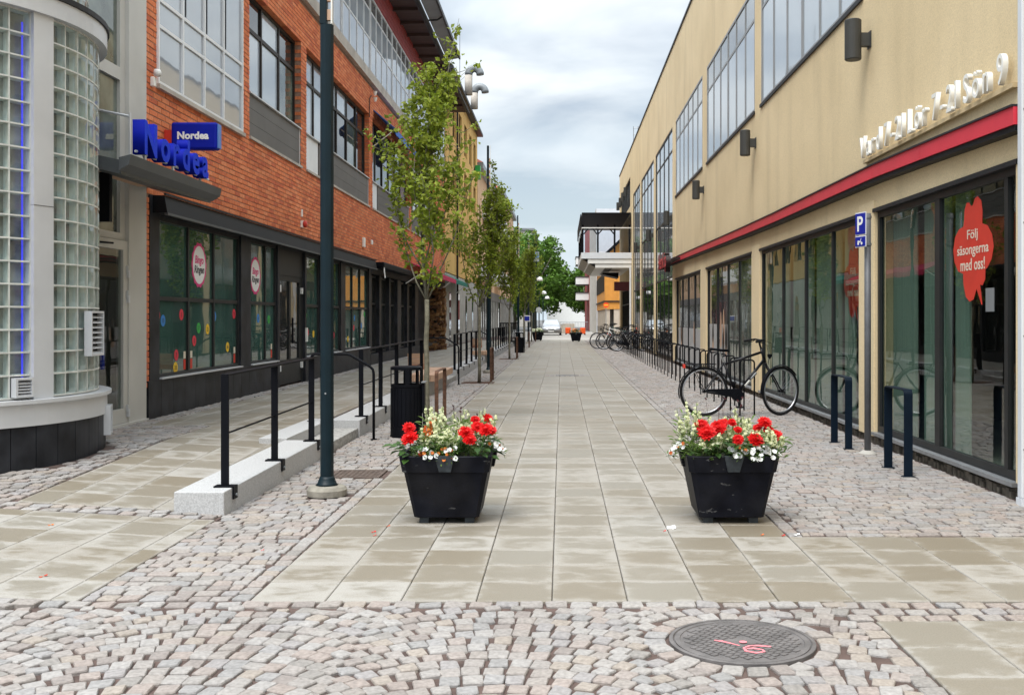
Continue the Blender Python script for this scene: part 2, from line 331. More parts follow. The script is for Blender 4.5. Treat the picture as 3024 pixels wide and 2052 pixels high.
# ------------------------------------------------------------------ mesh helpers
class MB:
    def __init__(s): s.v = []; s.f = []; s.m = []
    def add(s, vs, fs, mi=0):
        k = len(s.v); s.v.extend(vs)
        for f in fs: s.f.append(tuple(i + k for i in f)); s.m.append(mi)
        return s
    def box(s, x0, x1, y0, y1, z0, z1, mi=0):
        if x0 > x1: x0, x1 = x1, x0
        if y0 > y1: y0, y1 = y1, y0
        if z0 > z1: z0, z1 = z1, z0
        return s.add([(x0, y0, z0), (x1, y0, z0), (x1, y1, z0), (x0, y1, z0), (x0, y0, z1), (x1, y0, z1), (x1, y1, z1), (x0, y1, z1)],
                     [(0, 3, 2, 1), (4, 5, 6, 7), (0, 1, 5, 4), (1, 2, 6, 5), (2, 3, 7, 6), (3, 0, 4, 7)], mi)
    def hexa(s, pts, mi=0):   # 4 bottom + 4 top, ccw
        return s.add(pts, [(0, 3, 2, 1), (4, 5, 6, 7), (0, 1, 5, 4), (1, 2, 6, 5), (2, 3, 7, 6), (3, 0, 4, 7)], mi)
    def prism(s, pts, d, mi=0):   # planar polygon pts extruded by vector d
        n = len(pts); a = [tuple(p) for p in pts]; b = [(p[0] + d[0], p[1] + d[1], p[2] + d[2]) for p in a]
        return s.add(a + b, [tuple(range(n - 1, -1, -1)), tuple(range(n, 2 * n))] + [(i, (i + 1) % n, n + (i + 1) % n, n + i) for i in range(n)], mi)
    def tube(s, pts, r, n=8, mi=0, caps=True):
        P = [Vector(p) for p in pts]; k = len(P)
        rs = r if isinstance(r, (list, tuple)) else [r] * k
        t = (P[1] - P[0]).normalized(); u = t.orthogonal().normalized()
        vs = []; fs = []
        for i in range(k):
            ti = (P[min(i + 1, k - 1)] - P[max(i - 1, 0)]).normalized()
            u = (u - ti * u.dot(ti))
            u = u.normalized() if u.length > 1e-6 else ti.orthogonal().normalized()
            w = ti.cross(u)
            for j in range(n):
                a = 2 * math.pi * j / n; vs.append(tuple(P[i] + (u * math.cos(a) + w * math.sin(a)) * rs[i]))
        for i in range(k - 1):
            for j in range(n): fs.append((i * n + j, i * n + (j + 1) % n, (i + 1) * n + (j + 1) % n, (i + 1) * n + j))
        if caps: fs += [tuple(range(n - 1, -1, -1)), tuple(range((k - 1) * n, k * n))]
        return s.add(vs, fs, mi)
    def lathe(s, prof, c=(0, 0, 0), n=20, mi=0):
        vs = []; fs = []; k = len(prof)
        for r, z in prof:
            for j in range(n):
                a = 2 * math.pi * j / n; vs.append((c[0] + r * math.cos(a), c[1] + r * math.sin(a), c[2] + z))
        for i in range(k - 1):
            for j in range(n): fs.append((i * n + j, i * n + (j + 1) % n, (i + 1) * n + (j + 1) % n, (i + 1) * n + j))
        fs += [tuple(range(n - 1, -1, -1)), tuple(range((k - 1) * n, k * n))]
        return s.add(vs, fs, mi)
    def disc(s, c, r, axis, th, n=20, mi=0, ry=None):   # flat disc with thickness along axis vector
        ax = Vector(axis); u = Vector((0, 0, 1)) if abs(ax.z) < .9 else Vector((1, 0, 0)); w_ = ax.cross(u)
        pts = [tuple(Vector(c) + u * (ry or r) * math.cos(2 * math.pi * i / n) + w_ * r * math.sin(2 * math.pi * i / n)) for i in range(n)]
        return s.prism(pts, tuple(ax * th), mi)
    def arc(s, c, r0, r1, a0, a1, z0, z1, n=12, mi=0):  # ring segment
        vs = []; fs = []
        for i in range(n + 1):
            a = a0 + (a1 - a0) * i / n; ca, sa = math.cos(a), math.sin(a)
            vs += [(c[0] + r0 * ca, c[1] + r0 * sa, z0), (c[0] + r1 * ca, c[1] + r1 * sa, z0), (c[0] + r1 * ca, c[1] + r1 * sa, z1), (c[0] + r0 * ca, c[1] + r0 * sa, z1)]
        for i in range(n):
            b = 4 * i
            for j in range(4): fs.append((b + j, b + 4 + j, b + 4 + (j + 1) % 4, b + (j + 1) % 4))
        fs += [(0, 1, 2, 3), (4 * n + 3, 4 * n + 2, 4 * n + 1, 4 * n)]
        return s.add(vs, fs, mi)
    def mesh(s, name, mats, smooth=False):
        me = bpy.data.meshes.new(name); me.from_pydata([tuple(map(float, v)) for v in s.v], [], s.f)
        if not isinstance(mats, (list, tuple)): mats = [mats]
        for m_ in mats: me.materials.append(m_)
        if len(mats) > 1: me.polygons.foreach_set('material_index', s.m)
        if smooth: me.polygons.foreach_set('use_smooth', [True] * len(me.polygons))
        me.update(); return me
    def build(s, name, mats, parent=None, smooth=False, kind=None, bevel=0.):
        o = bpy.data.objects.new(name, s.mesh(name, mats, smooth)); COL.objects.link(o)
        link(o, parent)
        if kind: o['kind'] = kind
        if bevel:
            b = o.modifiers.new('bevel', 'BEVEL'); b.width = bevel; b.segments = 2; b.limit_method = 'ANGLE'; b.angle_limit = R(40)
        return o
WORLD = {}
def link(o, parent):
    if parent is None: return
    o.parent = parent
    if parent.name in WORLD: o.matrix_parent_inverse = Matrix.Translation(-Vector(WORLD[parent.name]))
def tag(o, label, cat, group=None, kind=None):
    if label: o['label'] = label
    if cat: o['category'] = cat
    if group: o['group'] = group
    if kind: o['kind'] = kind
    return o
def thing(name, label, cat, loc=(0, 0, 0), rotz=0., group=None, world=True):
    """an Empty at the thing's base; world=True: its parts are given in world coordinates"""
    o = bpy.data.objects.new(name, None); COL.objects.link(o); o.location = loc; o.rotation_euler = (0, 0, rotz)
    o.empty_display_size = .2
    if world: WORLD[o.name] = loc
    return tag(o, label, cat, group)
def struct(name, mb, m, smooth=False): 
    o = mb.build(name, m, smooth=smooth); o['kind'] = 'structure'; return o
def inst(me, name, parent, loc, rot=(0, 0, 0), scl=(1, 1, 1)):
    o = bpy.data.objects.new(name, me); COL.objects.link(o); o.location = loc; o.rotation_euler = rot; o.scale = scl
    link(o, parent); return o
def copy_tree(o, parent=None):
    c = o.copy(); COL.objects.link(c); c.parent = parent
    for ch in [x for x in ALLKIDS(o)]: copy_tree(ch, c)
    return c
def ALLKIDS(o): return [x for x in bpy.data.objects if x.parent == o]
ORD = ['first', 'second', 'third', 'fourth', 'fifth', 'sixth', 'seventh', 'eighth', 'ninth', 'tenth', 'eleventh', 'twelfth', 'thirteenth', 'fourteenth', 'fifteenth', 'sixteenth', 'seventeenth', 'eighteenth', 'nineteenth', 'twentieth']
def ordinal(i):
    if i < 20: return ORD[i]
    t, u = divmod(i + 1, 10); T = {2: ('twenty', 'twentieth'), 3: ('thirty', 'thirtieth'), 4: ('forty', 'fortieth')}[t]
    return T[1] if u == 0 else T[0] + '-' + ORD[u - 1]
def text_mesh(s, size, ext=0., bold=0., shear=0., spacing=1.):
    cu = bpy.data.curves.new('t', 'FONT'); cu.body = s; cu.size = size; cu.extrude = ext; cu.offset = bold; cu.shear = shear
    cu.resolution_u = 3; cu.space_character = spacing
    o = bpy.data.objects.new('t', cu); COL.objects.link(o)
    dg = bpy.context.evaluated_depsgraph_get(); me = bpy.data.meshes.new_from_object(o.evaluated_get(dg))
    bpy.data.objects.remove(o); bpy.data.curves.remove(cu); return me
def mbounds(me):
    a = np.empty(len(me.vertices) * 3); me.vertices.foreach_get('co', a); a = a.reshape(-1, 3); return a.min(0), a.max(0)
AX = {'E': Matrix(((0, 0, 1), (1, 0, 0), (0, 1, 0))),   # faces +X, reads towards +Y
      'W': Matrix(((0, 0, -1), (-1, 0, 0), (0, 1, 0))),   # faces -X, reads towards -Y
      'S': Matrix(((1, 0, 0), (0, 0, -1), (0, 1, 0)))}    # faces the camera
def put_text(s, name, m, parent, facing, at, size, ext=.0, bold=0., height=None, width=None, center=False, shear=0., spacing=1.):
    """text with its lower left (or centre) at world point at; height/width rescale it"""
    me = text_mesh(s, size, ext, bold, shear, spacing); lo, hi = mbounds(me)
    sx = width / (hi[0] - lo[0]) if width else 1.; sy = height / (hi[1] - lo[1]) if height else (sx if width else 1.)
    if height and not width: sx = sy
    off = ((lo[0] + hi[0]) / 2 * sx, (lo[1] + hi[1]) / 2 * sy) if center else (lo[0] * sx, lo[1] * sy)
    me.transform(Matrix.Translation((-off[0], -off[1], 0)) @ Matrix.Diagonal((sx, sy, 1, 1)))
    me.transform(Matrix.Translation(at) @ AX[facing].to_4x4())
    me.materials.clear(); me.materials.append(m); me.name = name
    o = bpy.data.objects.new(name, me); COL.objects.link(o); link(o, parent); return o
def cells(y0, y1, z0, z1, opens):
    """rectangles that cover [y0,y1]x[z0,z1] minus the openings"""
    ys = sorted({y0, y1, *[v for o in opens for v in o[:2] if y0 < v < y1]}); out = []
    for a, b in zip(ys, ys[1:]):
        m_ = (a + b) / 2; zs = sorted((o[2], o[3]) for o in opens if o[0] < m_ < o[1]); c = z0
        for p, q in zs:
            if p > c + 1e-6: out.append((a, b, c, min(p, z1)))
            c = max(c, q)
        if c < z1 - 1e-6: out.append((a, b, c, z1))
    return out

# ================================================================== GROUND
XL, XR = -5.2, 3.75                     # facade planes of the two sides of the street
def zt(x, y):
    """level of the raised left sidewalk"""
    e = 0. if y < 7.6 else (.2 * (y - 7.6) / 4.9 if y < 12.5 else min(.22, .2 + .02 * (y - 12.5)))
    f = max(0., min(1., (y - 4.4) / 1.0))
    return min(.22, e + .055 * max(0., -2.6 - x)) * (f if y < 5.4 else 1.)
g = MB(); g.add([(-600, -60, -.08), (600, -60, -.08), (600, 900, -.08), (-600, 900, -.08)], [(0, 1, 2, 3)])
struct('ground', g, M['asphalt'])
g = MB(); g.add([(-60, 72, -.035), (60, 72, -.035), (60, 118, -.035), (-60, 118, -.035)], [(0, 1, 2, 3)])
struct('cross_street', g, M['road'])

def flat(name, rects, z, m):
    b = MB()
    for x0, x1, y0, y1 in rects: b.add([(x0, y0, z), (x1, y0, z), (x1, y1, z), (x0, y1, z)], [(0, 1, 2, 3)])
    return struct(name, b, m)
walk = flat('walkway', [(-1.65, 1.55, 5.47, 72), (1.55, 6.5, 5.47, 7.07), (1.55, 6.5, 2.2, 5.11)], -.014, M['joint_grey'])
setts_fg = flat('sett_paving', [(-9, 1.55, 1.6, 5.47), (1.55, 6.5, 5.11, 5.47)], -.013, M['joint'])
verge_r = flat('sett_verge', [(1.55, 3.9, 7.07, 72)], -.013, M['joint'])
strip_l = flat('sett_strip', [(-2.62, -1.65, 5.47, 72)], -.013, M['joint'])
b = MB(); gy = [5.47, 5.97, 6.47, 6.97, 7.47, 7.82] + [8.0 + .5 * i for i in range(0, 11)] + [13.5, 20, 40, 72]; gx = [-2.55, -2.935, -3.2, -3.8, -4.4, -5.0, -5.6, -6.6, -9]
for i in range(len(gy) - 1):
    for j in range(1 if gy[i] > 7.7 else 0, len(gx) - 1):
        q = [(gx[j], gy[i]), (gx[j], gy[i + 1]), (gx[j + 1], gy[i + 1]), (gx[j + 1], gy[i])]
        b.add([(x, y, zt(x, y) - .013) for x, y in q], [(0, 1, 2, 3)])
side_l = struct('sidewalk', b, M['joint'])

# --- slabs
def slab_geo(x0, x1, y0, y1, zf, th=.04, ch=.004):
    g_ = .0022; x0 += g_; x1 -= g_; y0 += g_; y1 -= g_
    c = [(x0, y0), (x1, y0), (x1, y1), (x0, y1)]; ci = [(x0 + ch, y0 + ch), (x1 - ch, y0 + ch), (x1 - ch, y1 - ch), (x0 + ch, y1 - ch)]
    v = [(x, y, zf(x, y) - th) for x, y in c] + [(x, y, zf(x, y) - .005) for x, y in c] + [(x, y, zf(x, y)) for x, y in ci]
    f = [(0, 1, 5, 4), (1, 2, 6, 5), (2, 3, 7, 6), (3, 0, 4, 7), (4, 5, 9, 8), (5, 6, 10, 9), (6, 7, 11, 10), (7, 4, 8, 11), (8, 9, 10, 11)]
    return v, f
UVC = [(0, 0), (1, 0), (1, 1), (0, 1)]
def add_uv(me, nslab):
    uv = me.uv_layers.new(name='UVMap')
    idx = np.empty(len(me.loops), dtype=np.int32); me.loops.foreach_get('vertex_index', idx)
    k = idx % 4; tab = np.array(UVC, dtype=np.float32); uv.data.foreach_set('uv', tab[k].ravel())
def slab_mesh(rects, zf, name, origin=False):
    v = []; f = []
    for x0, x1, y0, y1 in rects:
        a, c = slab_geo(x0, x1, y0, y1, zf); k = len(v); v += a; f += [tuple(i + k for i in q) for q in c]
    me = bpy.data.meshes.new(name); me.from_pydata(v, [], f); me.materials.append(M['slab']); add_uv(me, len(rects)); me.update(); return me
flatz = lambda x, y: 0.
SLAB = slab_mesh([(-.2, .2, -.2, .2)], flatz, 'slab')
rects = []
for i in range(167):
    for k in range(8): rects.append((-1.65 + .4 * k, -1.25 + .4 * k, 5.47 + .4 * i, 5.87 + .4 * i))
for i in range(4):
    for k in range(9): rects.append((1.55 + .4 * k, 1.95 + .4 * k, 5.47 + .4 * i, 5.87 + .4 * i))
for i in range(5):
    for k in range(8): rects.append((1.55 + .4 * k, 1.95 + .4 * k, 4.71 - .4 * i, 5.11 - .4 * i))
def hide(r):   # two slab places hold the street's second manhole
    return 0.0 < (r[0] + r[1]) / 2 < .4 and 26.6 < (r[2] + r[3]) / 2 < 27.4
rects = [r for r in rects if not hide(r)]
rects.sort(key=lambda r: r[2])
r2 = random.Random(3)
for x0, x1, y0, y1 in rects[:300]:
    inst(SLAB, 'slab', walk, ((x0 + x1) / 2, (y0 + y1) / 2, r2.uniform(-.0022, .0012)), (r2.uniform(-.004, .004), r2.uniform(-.004, .004), R(90) * r2.randrange(4)))
o = bpy.data.objects.new('slabs', slab_mesh(rects[300:], flatz, 'slabs')); COL.objects.link(o); o.parent = walk; o['kind'] = 'stuff'
# left sidewalk slabs follow its ramp
rl = []
ycuts = [5.475 + .4 * i for i in range(6)]
xcuts = [-2.56, -2.7] + [-3.1 - .4 * i for i in range(7)]
for i in range(len(ycuts)):
    for j in range(len(xcuts) - 1): rl.append((xcuts[j + 1], xcuts[j], ycuts[i], min(ycuts[i] + .4, 7.66)))
xc2 = [-2.95, -3.1, -3.5, -3.9, -4.15]
for i in range(11):
    for j in range(4): rl.append((xc2[j + 1], xc2[j], 7.9 + .4 * i, 8.3 + .4 * i))
xc3 = [-2.95, -3.1, -3.5, -3.9, -4.3, -4.7, -4.93]
for i in range(120):
    for j in range(6): rl.append((xc3[j + 1], xc3[j], 12.3 + .4 * i, 12.7 + .4 * i))
rl = [r for r in rl if r[3] - r[2] > .05 and r[1] - r[0] > .05]
rl.sort(key=lambda r: r[2])
for r in rl[:290]:
    cx_, cy_ = (r[0] + r[1]) / 2, (r[2] + r[3]) / 2
    me = slab_mesh([(r[0] - cx_, r[1] - cx_, r[2] - cy_, r[3] - cy_)], lambda x, y: zt(x + cx_, y + cy_) - zt(cx_, cy_), 'slab')
    inst(me, 'slab', side_l, (cx_, cy_, zt(cx_, cy_)))
o = bpy.data.objects.new('slabs', slab_mesh(rl[290:], zt, 'slabs')); COL.objects.link(o); o.parent = side_l; o['kind'] = 'stuff'

# --- granite setts
def sett_variant(rg):
    c = []
    for sx, sy in ((-1, -1), (1, -1), (1, 1), (-1, 1)):
        jx, jy = rg.uniform(-.07, .05), rg.uniform(-.07, .05); q = rg.uniform(.05, .12)
        px, py = sx * (.5 + jx), sy * (.5 + jy)
        a, bb = (px - sx * q, py), (px, py - sy * q)
        c += [a, bb] if sx * sy < 0 else [bb, a]
    # order ccw
    c.sort(key=lambda p: math.atan2(p[1], p[0]))
    V = [(x, y, -.035) for x, y in c] + [(x, y, -.005) for x, y in c] + [(x * .92, y * .92, rg.uniform(-.002, .002)) for x, y in c] + [(rg.uniform(-.1, .1), rg.uniform(-.1, .1), .003)]
    F = []
    for r_ in range(2):
        for i in range(8): F.append((r_ * 8 + i, r_ * 8 + (i + 1) % 8, r_ * 8 + 8 + (i + 1) % 8, r_ * 8 + 8 + i))
    for i in range(8): F.append((16 + i, 16 + (i + 1) % 8, 24))
    return V, F
rg = random.Random(11)
VAR = [sett_variant(rg) for _ in range(14)]
LOW = ([(-.5, -.5, -.02), (.5, -.5, -.02), (.5, .5, -.02), (-.5, .5, -.02), (-.43, -.4, 0), (.43, -.42, 0), (.41, .42, 0), (-.42, .41, 0)],
       [(0, 1, 5, 4), (1, 2, 6, 5), (2, 3, 7, 6), (3, 0, 4, 7), (4, 5, 6, 7)])
SETTME = []
for V, F in VAR:
    b = MB(); b.add(V, F); SETTME.append(b.mesh('sett', M['sett'], False))
def lay_setts(S, parent, nobj, far=24.):
    """S: (x,y,z,angle,len,wid); the nearest nobj as objects, the rest joined"""
    S.sort(key=lambda s: s[1]); r3 = random.Random(5)
    for x, y, z, a, l, w_ in S[:nobj]:
        inst(SETTME[r3.randrange(14)], 'sett', parent, (x, y, z + r3.uniform(-.004, .003)), (r3.uniform(-.03, .03), r3.uniform(-.03, .03), a + r3.uniform(-.035, .035)), (l, w_, 1))
    v = []; f = []
    for x, y, z, a, l, w_ in S[nobj:]:
        V, F = VAR[r3.randrange(14)] if y < far else LOW
        a += r3.uniform(-.04, .04); ca, sa = math.cos(a), math.sin(a); k = len(v); dz = r3.uniform(-.004, .003); tx, ty = r3.uniform(-.05, .05), r3.uniform(-.05, .05)
        for px, py, pz in V:
            px *= l; py *= w_; v.append((x + px * ca - py * sa, y + px * sa + py * ca, z + pz + dz + px * tx + py * ty))
        f += [tuple(i + k for i in q) for q in F]
    if v:
        me = bpy.data.meshes.new('setts'); me.from_pydata(v, [], f); me.materials.append(M['sett'])
        me.update()
        o = bpy.data.objects.new('setts', me); COL.objects.link(o); o.parent = parent; o['kind'] = 'stuff'
MAN = (.834, 4.79, .335)
# foreground: segmental arcs
S = []; W_, HA = 1.32, R(42); RA = W_ / 2 / math.sin(HA); r4 = random.Random(21)
for ci in range(-6, 3):
    xc = -.28 + W_ * ci
    for n in range(-14, 66):
        yb = 1.4 + .106 * n
        k = 15; da = 2 * HA / k; ph = r4.uniform(-.3, .3)
        for i in range(k):
            a = -HA + da * (i + .5) + (da * .12 * math.sin(n * 2.1 + i) if 0 < i < k - 1 else 0)
            x = xc + RA * math.sin(a); y = yb + RA * (math.cos(a) - math.cos(HA)) * .93
            if not (-3.4 < x < 1.42 and 3.3 < y < 5.32): continue
            if math.hypot(x - MAN[0], y - MAN[1]) < MAN[2] + .13: continue
            if x < -2.5 and y > 5.42: continue
            L_ = RA * da * .93 * r4.uniform(.93, 1.02)
            S.append((x, y, zt(x, y), -a * .98, L_, .106 * (.25 + .75 * math.cos(a)) * r4.uniform(.87, .95)))
for i in range(80):     # border course under the slabs and down the right edge
    x = -9 + .132 * i
    if -3.6 < x < 6: S.append((x, 5.415, zt(x, 5.415), 0, .12, .095))
x = -3.3
for i in range(14): S.append((1.49, 5.03 - .128 * i, 0, R(90), .115, .1))
for r_ in range(3):
    for i in range(35): S.append((1.49 + .132 * i + .06 * (r_ % 2), 5.17 + .113 * r_, 0, 0, .12 * r4.uniform(.9, 1.03), .098))
for i in range(24):     # a ring of setts round the manhole
    a = 2 * math.pi * i / 24 + r4.uniform(-.02, .02); rr_ = MAN[2] + .062
    S.append((MAN[0] + rr_ * math.cos(a), MAN[1] + rr_ * math.sin(a), 0, a + R(90), .098 * r4.uniform(.9, 1.05), .10 * r4.uniform(.92, 1.05)))
XY = np.array([(s_[0], s_[1]) for s_ in S])     # small filler setts where the arcs leave holes
for i in range(80):
    for j in range(38):
        p = np.array((-3.35 + .06 * i + r4.uniform(-.015, .015), 3.32 + .055 * j))
        if p[0] > 1.42 or p[1] > 5.36 or math.hypot(p[0] - MAN[0], p[1] - MAN[1]) < MAN[2] + .05: continue
        dmin = np.sqrt(((XY - p) ** 2).sum(1)).min()
        if dmin > .074:
            XY = np.vstack([XY, p]); q = min(.085, dmin * .95); S.append((p[0], p[1], zt(*p) - .003, r4.uniform(-.4, .4), q * r4.uniform(.85, 1.1), q * .85))
lay_setts(S, setts_fg, 300)
def rows(x0, x1, y0, y1, pitch, length, zf=flatz, skip=None, seed=1, ang=0.):
    out = []; q = random.Random(seed); y = y0 + pitch / 2
    while y < y1 - pitch * .3:
        x = x0 - q.uniform(0, length * .8)
        while x < x1:
            l = length * q.uniform(.72, 1.2); a, c = max(x, x0), min(x + l, x1)
            if c - a > .04:
                m_ = (a + c) / 2; yy = y + .012 * math.sin(m_ * 7 + y * 9)
                if not (skip and skip(m_, yy)): out.append((m_, yy, zf(m_, yy), 0, (c - a) * .95, pitch * q.uniform(.84, .97)))
            x += l
        y += pitch
    return out
def border(x, y0, y1, zf=flatz, l=.13, w_=.1): return [(x, y0 + l * i + l / 2, zf(x, y0 + l * i), R(90), l * .92, w_ * .92) for i in range(int((y1 - y0) / l))]
racks_skip = None
S = rows(1.66, 3.72, 7.12, 71.5, .102, .138, seed=2) + border(1.605, 7.1, 71.5)
lay_setts(S, verge_r, 300)
GRATE = (-1.95, 9.95, .24)
def skl(x, y): return (abs(x - GRATE[0]) < .27 and abs(y - GRATE[1]) < .27) or math.hypot(x + 1.98, y - 8.75) < .17 or any(abs(x + 1.92) < .38 and abs(y - t) < .38 for t in (24., 38.))
S = [s for s in rows(-2.555, -1.76, 5.49, 71.5, .102, .135, seed=4, skip=skl)] + [s for s in border(-1.705, 5.5, 71.5) if not skl(s[0], s[1])]
lay_setts(S, strip_l, 300)
S = rows(-6.2, -2.56, 7.68, 7.9, .108, .135, zf=zt, seed=6) + rows(-5.4, -4.17, 7.92, 12.28, .104, .135, zf=zt, seed=7, skip=lambda x, y: math.hypot(x + 6.21, y - 9.85) < 1.78) + rows(-5.19, -4.95, 12.3, 40, .11, .12, zf=zt, seed=8)
lay_setts(S, side_l, 240)

# --- granite kerbs, steps and the benches on them
def kerb(y0, y1, z0, z1, label, seg=1.05):
    t = thing('granite_kerb', label, 'kerb', ((-2.93 - 2.55) / 2, (y0 + y1) / 2, 0))
    n = max(1, round((y1 - y0) / seg)); d = (y1 - y0) / n
    for i in range(n):
        a, c = y0 + d * i + (.002 if i else 0), y0 + d * (i + 1) - .002
        za, zc_ = z0 + (z1 - z0) * i / n, z0 + (z1 - z0) * (i + 1) / n
        bb = MB(); bb.hexa([(-2.93, a, -.06), (-2.55, a, -.06), (-2.55, c, -.06), (-2.93, c, -.06), (-2.93, a, za), (-2.55, a, za), (-2.55, c, zc_), (-2.93, c, zc_)])
        bb.build('granite_block', M['granite'], t, bevel=.006)
    return t
kerb(7.83, 10.95, .178, .205, 'pale granite kerb wall nearest the camera under the first black railing', 3.2)
kerb(13.1, 19.9, .205, .225, 'pale granite kerb wall behind the litter bin')
kerb(25.2, 33.8, .225, .23, 'long granite kerb wall beyond the wooden bench')
kerb(36.0, 55.0, .23, .235, 'farthest granite kerb wall on the left sidewalk')
for y0, y1, lb in ((10.95, 13.1, 'two granite steps beside the near lamp post up to the left sidewalk'), (23.2, 25.2, 'granite steps just past the wooden bench'), (33.8, 36.0, 'farthest granite steps up to the left sidewalk')):
    t = thing('granite_steps', lb, 'steps', (-2.75, (y0 + y1) / 2, 0))
    MB().box(-2.90, -2.57, y0 + .003, y1 - .003, -.05, .105).build('step', M['granite_rough'], t, bevel=.005)
    MB().box(-3.2, -2.903, y0 + .003, y1 - .003, -.05, .224).build('step', M['granite'], t, bevel=.005)

# ================================================================== RIGHT BUILDING (ochre stucco)
rb = thing('shop_building', 'long ochre stucco shop building with red fascia along the right side', 'building', (XR, 37, 0))
ROOF = 10.6
groundw = [(8.55, 12.39), (13.04, 19.54), (20.4, 26.8), (27.9, 34.0)]
tall = [(34.9, 41.3), (42.0, 48.7), (49.3, 54.2)]
upper = [(12.9, 19.45), (20.1, 26.7), (27.55, 34.0)]
opens = [(a, c, .13, 2.76) for a, c in groundw] + [(a, c, .13, 7.95) for a, c in tall] + [(a, c, 5.5, 7.95) for a, c in upper] + [(56.5, 65.5, .0, 3.2), (56.5, 65.5, 7.6, 9.2)]
b = MB()
for a, c, z0, z1 in cells(3.0, 66.8, .13, ROOF, opens): b.box(XR, XR + .3, a, c, z0, z1)
b.box(XR + .3, XR + 9, 66.5, 66.8, 0, ROOF); b.box(XR + .3, XR + 9, 3, 3.3, 0, ROOF)
wall = b.build('wall', M['ochre'], rb)
b = MB(); b.box(XR + .05, XR + .3, 3.0, 56.4, -.1, .128); b.build('plinth', M['concrete'], rb)
b = MB()
for i in range(150):     # crumbling plinth stones at the foot of the wall
    y = 8.2 + i * .085 + rng.uniform(-.02, .02); b.box(XR + rng.uniform(.0, .03), XR + .06, y, y + rng.uniform(.05, .085), -.02, rng.uniform(.03, .075))
o = b.build('rubble_edge', M['concrete'], rb, kind='stuff')
MB().box(XR - .035, XR + .4, 2.95, 66.85, ROOF + .001, ROOF + .07).build('roof_edge', M['gutter'], rb)
MB().box(XR + .4, XR + 9, 3.0, 66.8, ROOF - .3, ROOF - .1).build('roof', M['gutter'], rb)
# roof hatch with a ladder cage far away
b = MB(); b.box(XR + .5, XR + 1.3, 61.2, 62.2, ROOF + .0, ROOF + 1.0); b.build('roof_hatch', M['gutter'], rb)
b = MB()
for k in range(4): b.tube([(XR + .5 + .27 * k, 61.1, ROOF + 1.0), (XR + .5 + .27 * k, 61.1, ROOF + 2.2)], .02, 5)
for k in range(3): b.tube([(XR + .5, 61.1, ROOF + 1.3 + .4 * k), (XR + 1.31, 61.1, ROOF + 1.3 + .4 * k)], .02, 5)
b.build('roof_ladder_cage', M['galv'], rb)

def window(parent, side, X0, y0, y1, z0, z1, ys=(), zs=(), fw=.05, rec=.06, dep=.07, fm=None, pm=None, name='window', thick=()):
    """framed window in a facade; side=+1 faces +X, -1 faces -X. Frame = one part, each pane a sub-part"""
    f = MB(); X = lambda d: X0 + side * d
    a, c = X(-rec), X(-rec - dep)
    f.box(a, c, y0, y0 + fw, z0, z1); f.box(a, c, y1 - fw, y1, z0, z1); f.box(a, c, y0 + fw, y1 - fw, z0, z0 + fw); f.box(a, c, y0 + fw, y1 - fw, z1 - fw, z1)
    Y = [y0 + fw] + sorted(ys) + [y1 - fw]; Z = [z0 + fw] + sorted(zs) + [z1 - fw]
    for q in ys:
        h = fw * (.95 if q in thick else .5); f.box(X(-rec - .004), c, q - h, q + h, z0 + fw, z1 - fw)
    for q in zs: f.box(X(-rec - .008), c, y0 + fw, y1 - fw, q - fw * .5, q + fw * .5)
    fo = f.build(name, fm, parent)
    k = 0
    for i in range(len(Y) - 1):
        for j in range(len(Z) - 1):
            m_ = pm(i, j) if callable(pm) else pm
            if m_ is None: continue
            MB().box(X(-rec - dep * .62), X(-rec - dep * .62 - .006), Y[i], Y[i + 1], Z[j], Z[j + 1]).build('pane', m_, fo)
            k += 1
    return fo
W1 = window(rb, -1, XR, 8.55, 12.39, .14, 2.755, ys=[10.44, 8.82], fw=.07, rec=.03, dep=.05, fm=M['frame_dark'], pm=M['g_clear'], thick=(10.44,))
W2 = window(rb, -1, XR, 13.04, 19.54, .14, 2.755, ys=[14.5, 16.1, 17.75], fw=.055, rec=.03, dep=.05, fm=M['frame_dark'], pm=M['g_clear'])
W3 = window(rb, -1, XR, 20.4, 26.8, .14, 2.755, ys=[22.1, 23.6, 25.2], fw=.05, rec=.03, dep=.05, fm=M['frame_dark'], pm=lambda i, j: M['g_curtain'] if i < 2 else M['g_poster'])
W4 = window(rb, -1, XR, 27.9, 34.0, .14, 2.755, ys=[29.5, 31.0, 32.5], fw=.05, rec=.03, dep=.05, fm=M['frame_dark'], pm=M['g_poster'])
for a, c in groundw: MB().box(XR - .045, XR + .12, a - .02, c + .02, .10, .135).build('sill', M['galv'], rb)
for a, c in groundw: MB().box(XR - .02, XR + .1, a - .05, c + .05, 2.757, 2.80).build('lintel_trim', M['gutter'], rb)
for (a, c), sill in zip(upper, (5.5, 5.5, 5.5)):
    d = (c - a) / 6; window(rb, -1, XR, a, c, 5.5, 7.95, ys=[a + d * k for k in range(1, 6)], zs=[7.3], fw=.055, rec=.0, dep=.03, fm=M['frame_grey'], pm=lambda i, j: M['g_sky'] if j == 0 else M['g_grey'], thick=(a + d * 3,))
    for k in range(0, 6): MB().box(XR + .0175, XR + .0178, a + d * k + .03, a + d * k + .085, 5.56, 7.89).build('glazing_bead', M['frame_dark'], rb)
    MB().box(XR - .03, XR + .1, a - .03, c + .03, 5.44, 5.497).build('sill', M['gutter'], rb)
for a, c in tall:
    d = (c - a) / 4; window(rb, -1, XR, a, c, .14, 7.95, ys=[a + d * k for k in range(1, 4)], zs=[2.9, 5.0, 7.2], fw=.06, rec=.01, dep=.04, fm=M['frame_dark'], pm=lambda i, j: [M['g_dark'], M['g_grey'], M['g_sky'], M['g_sky']][j])  # pane rows darken downwards, painting in where the reflected sky ends
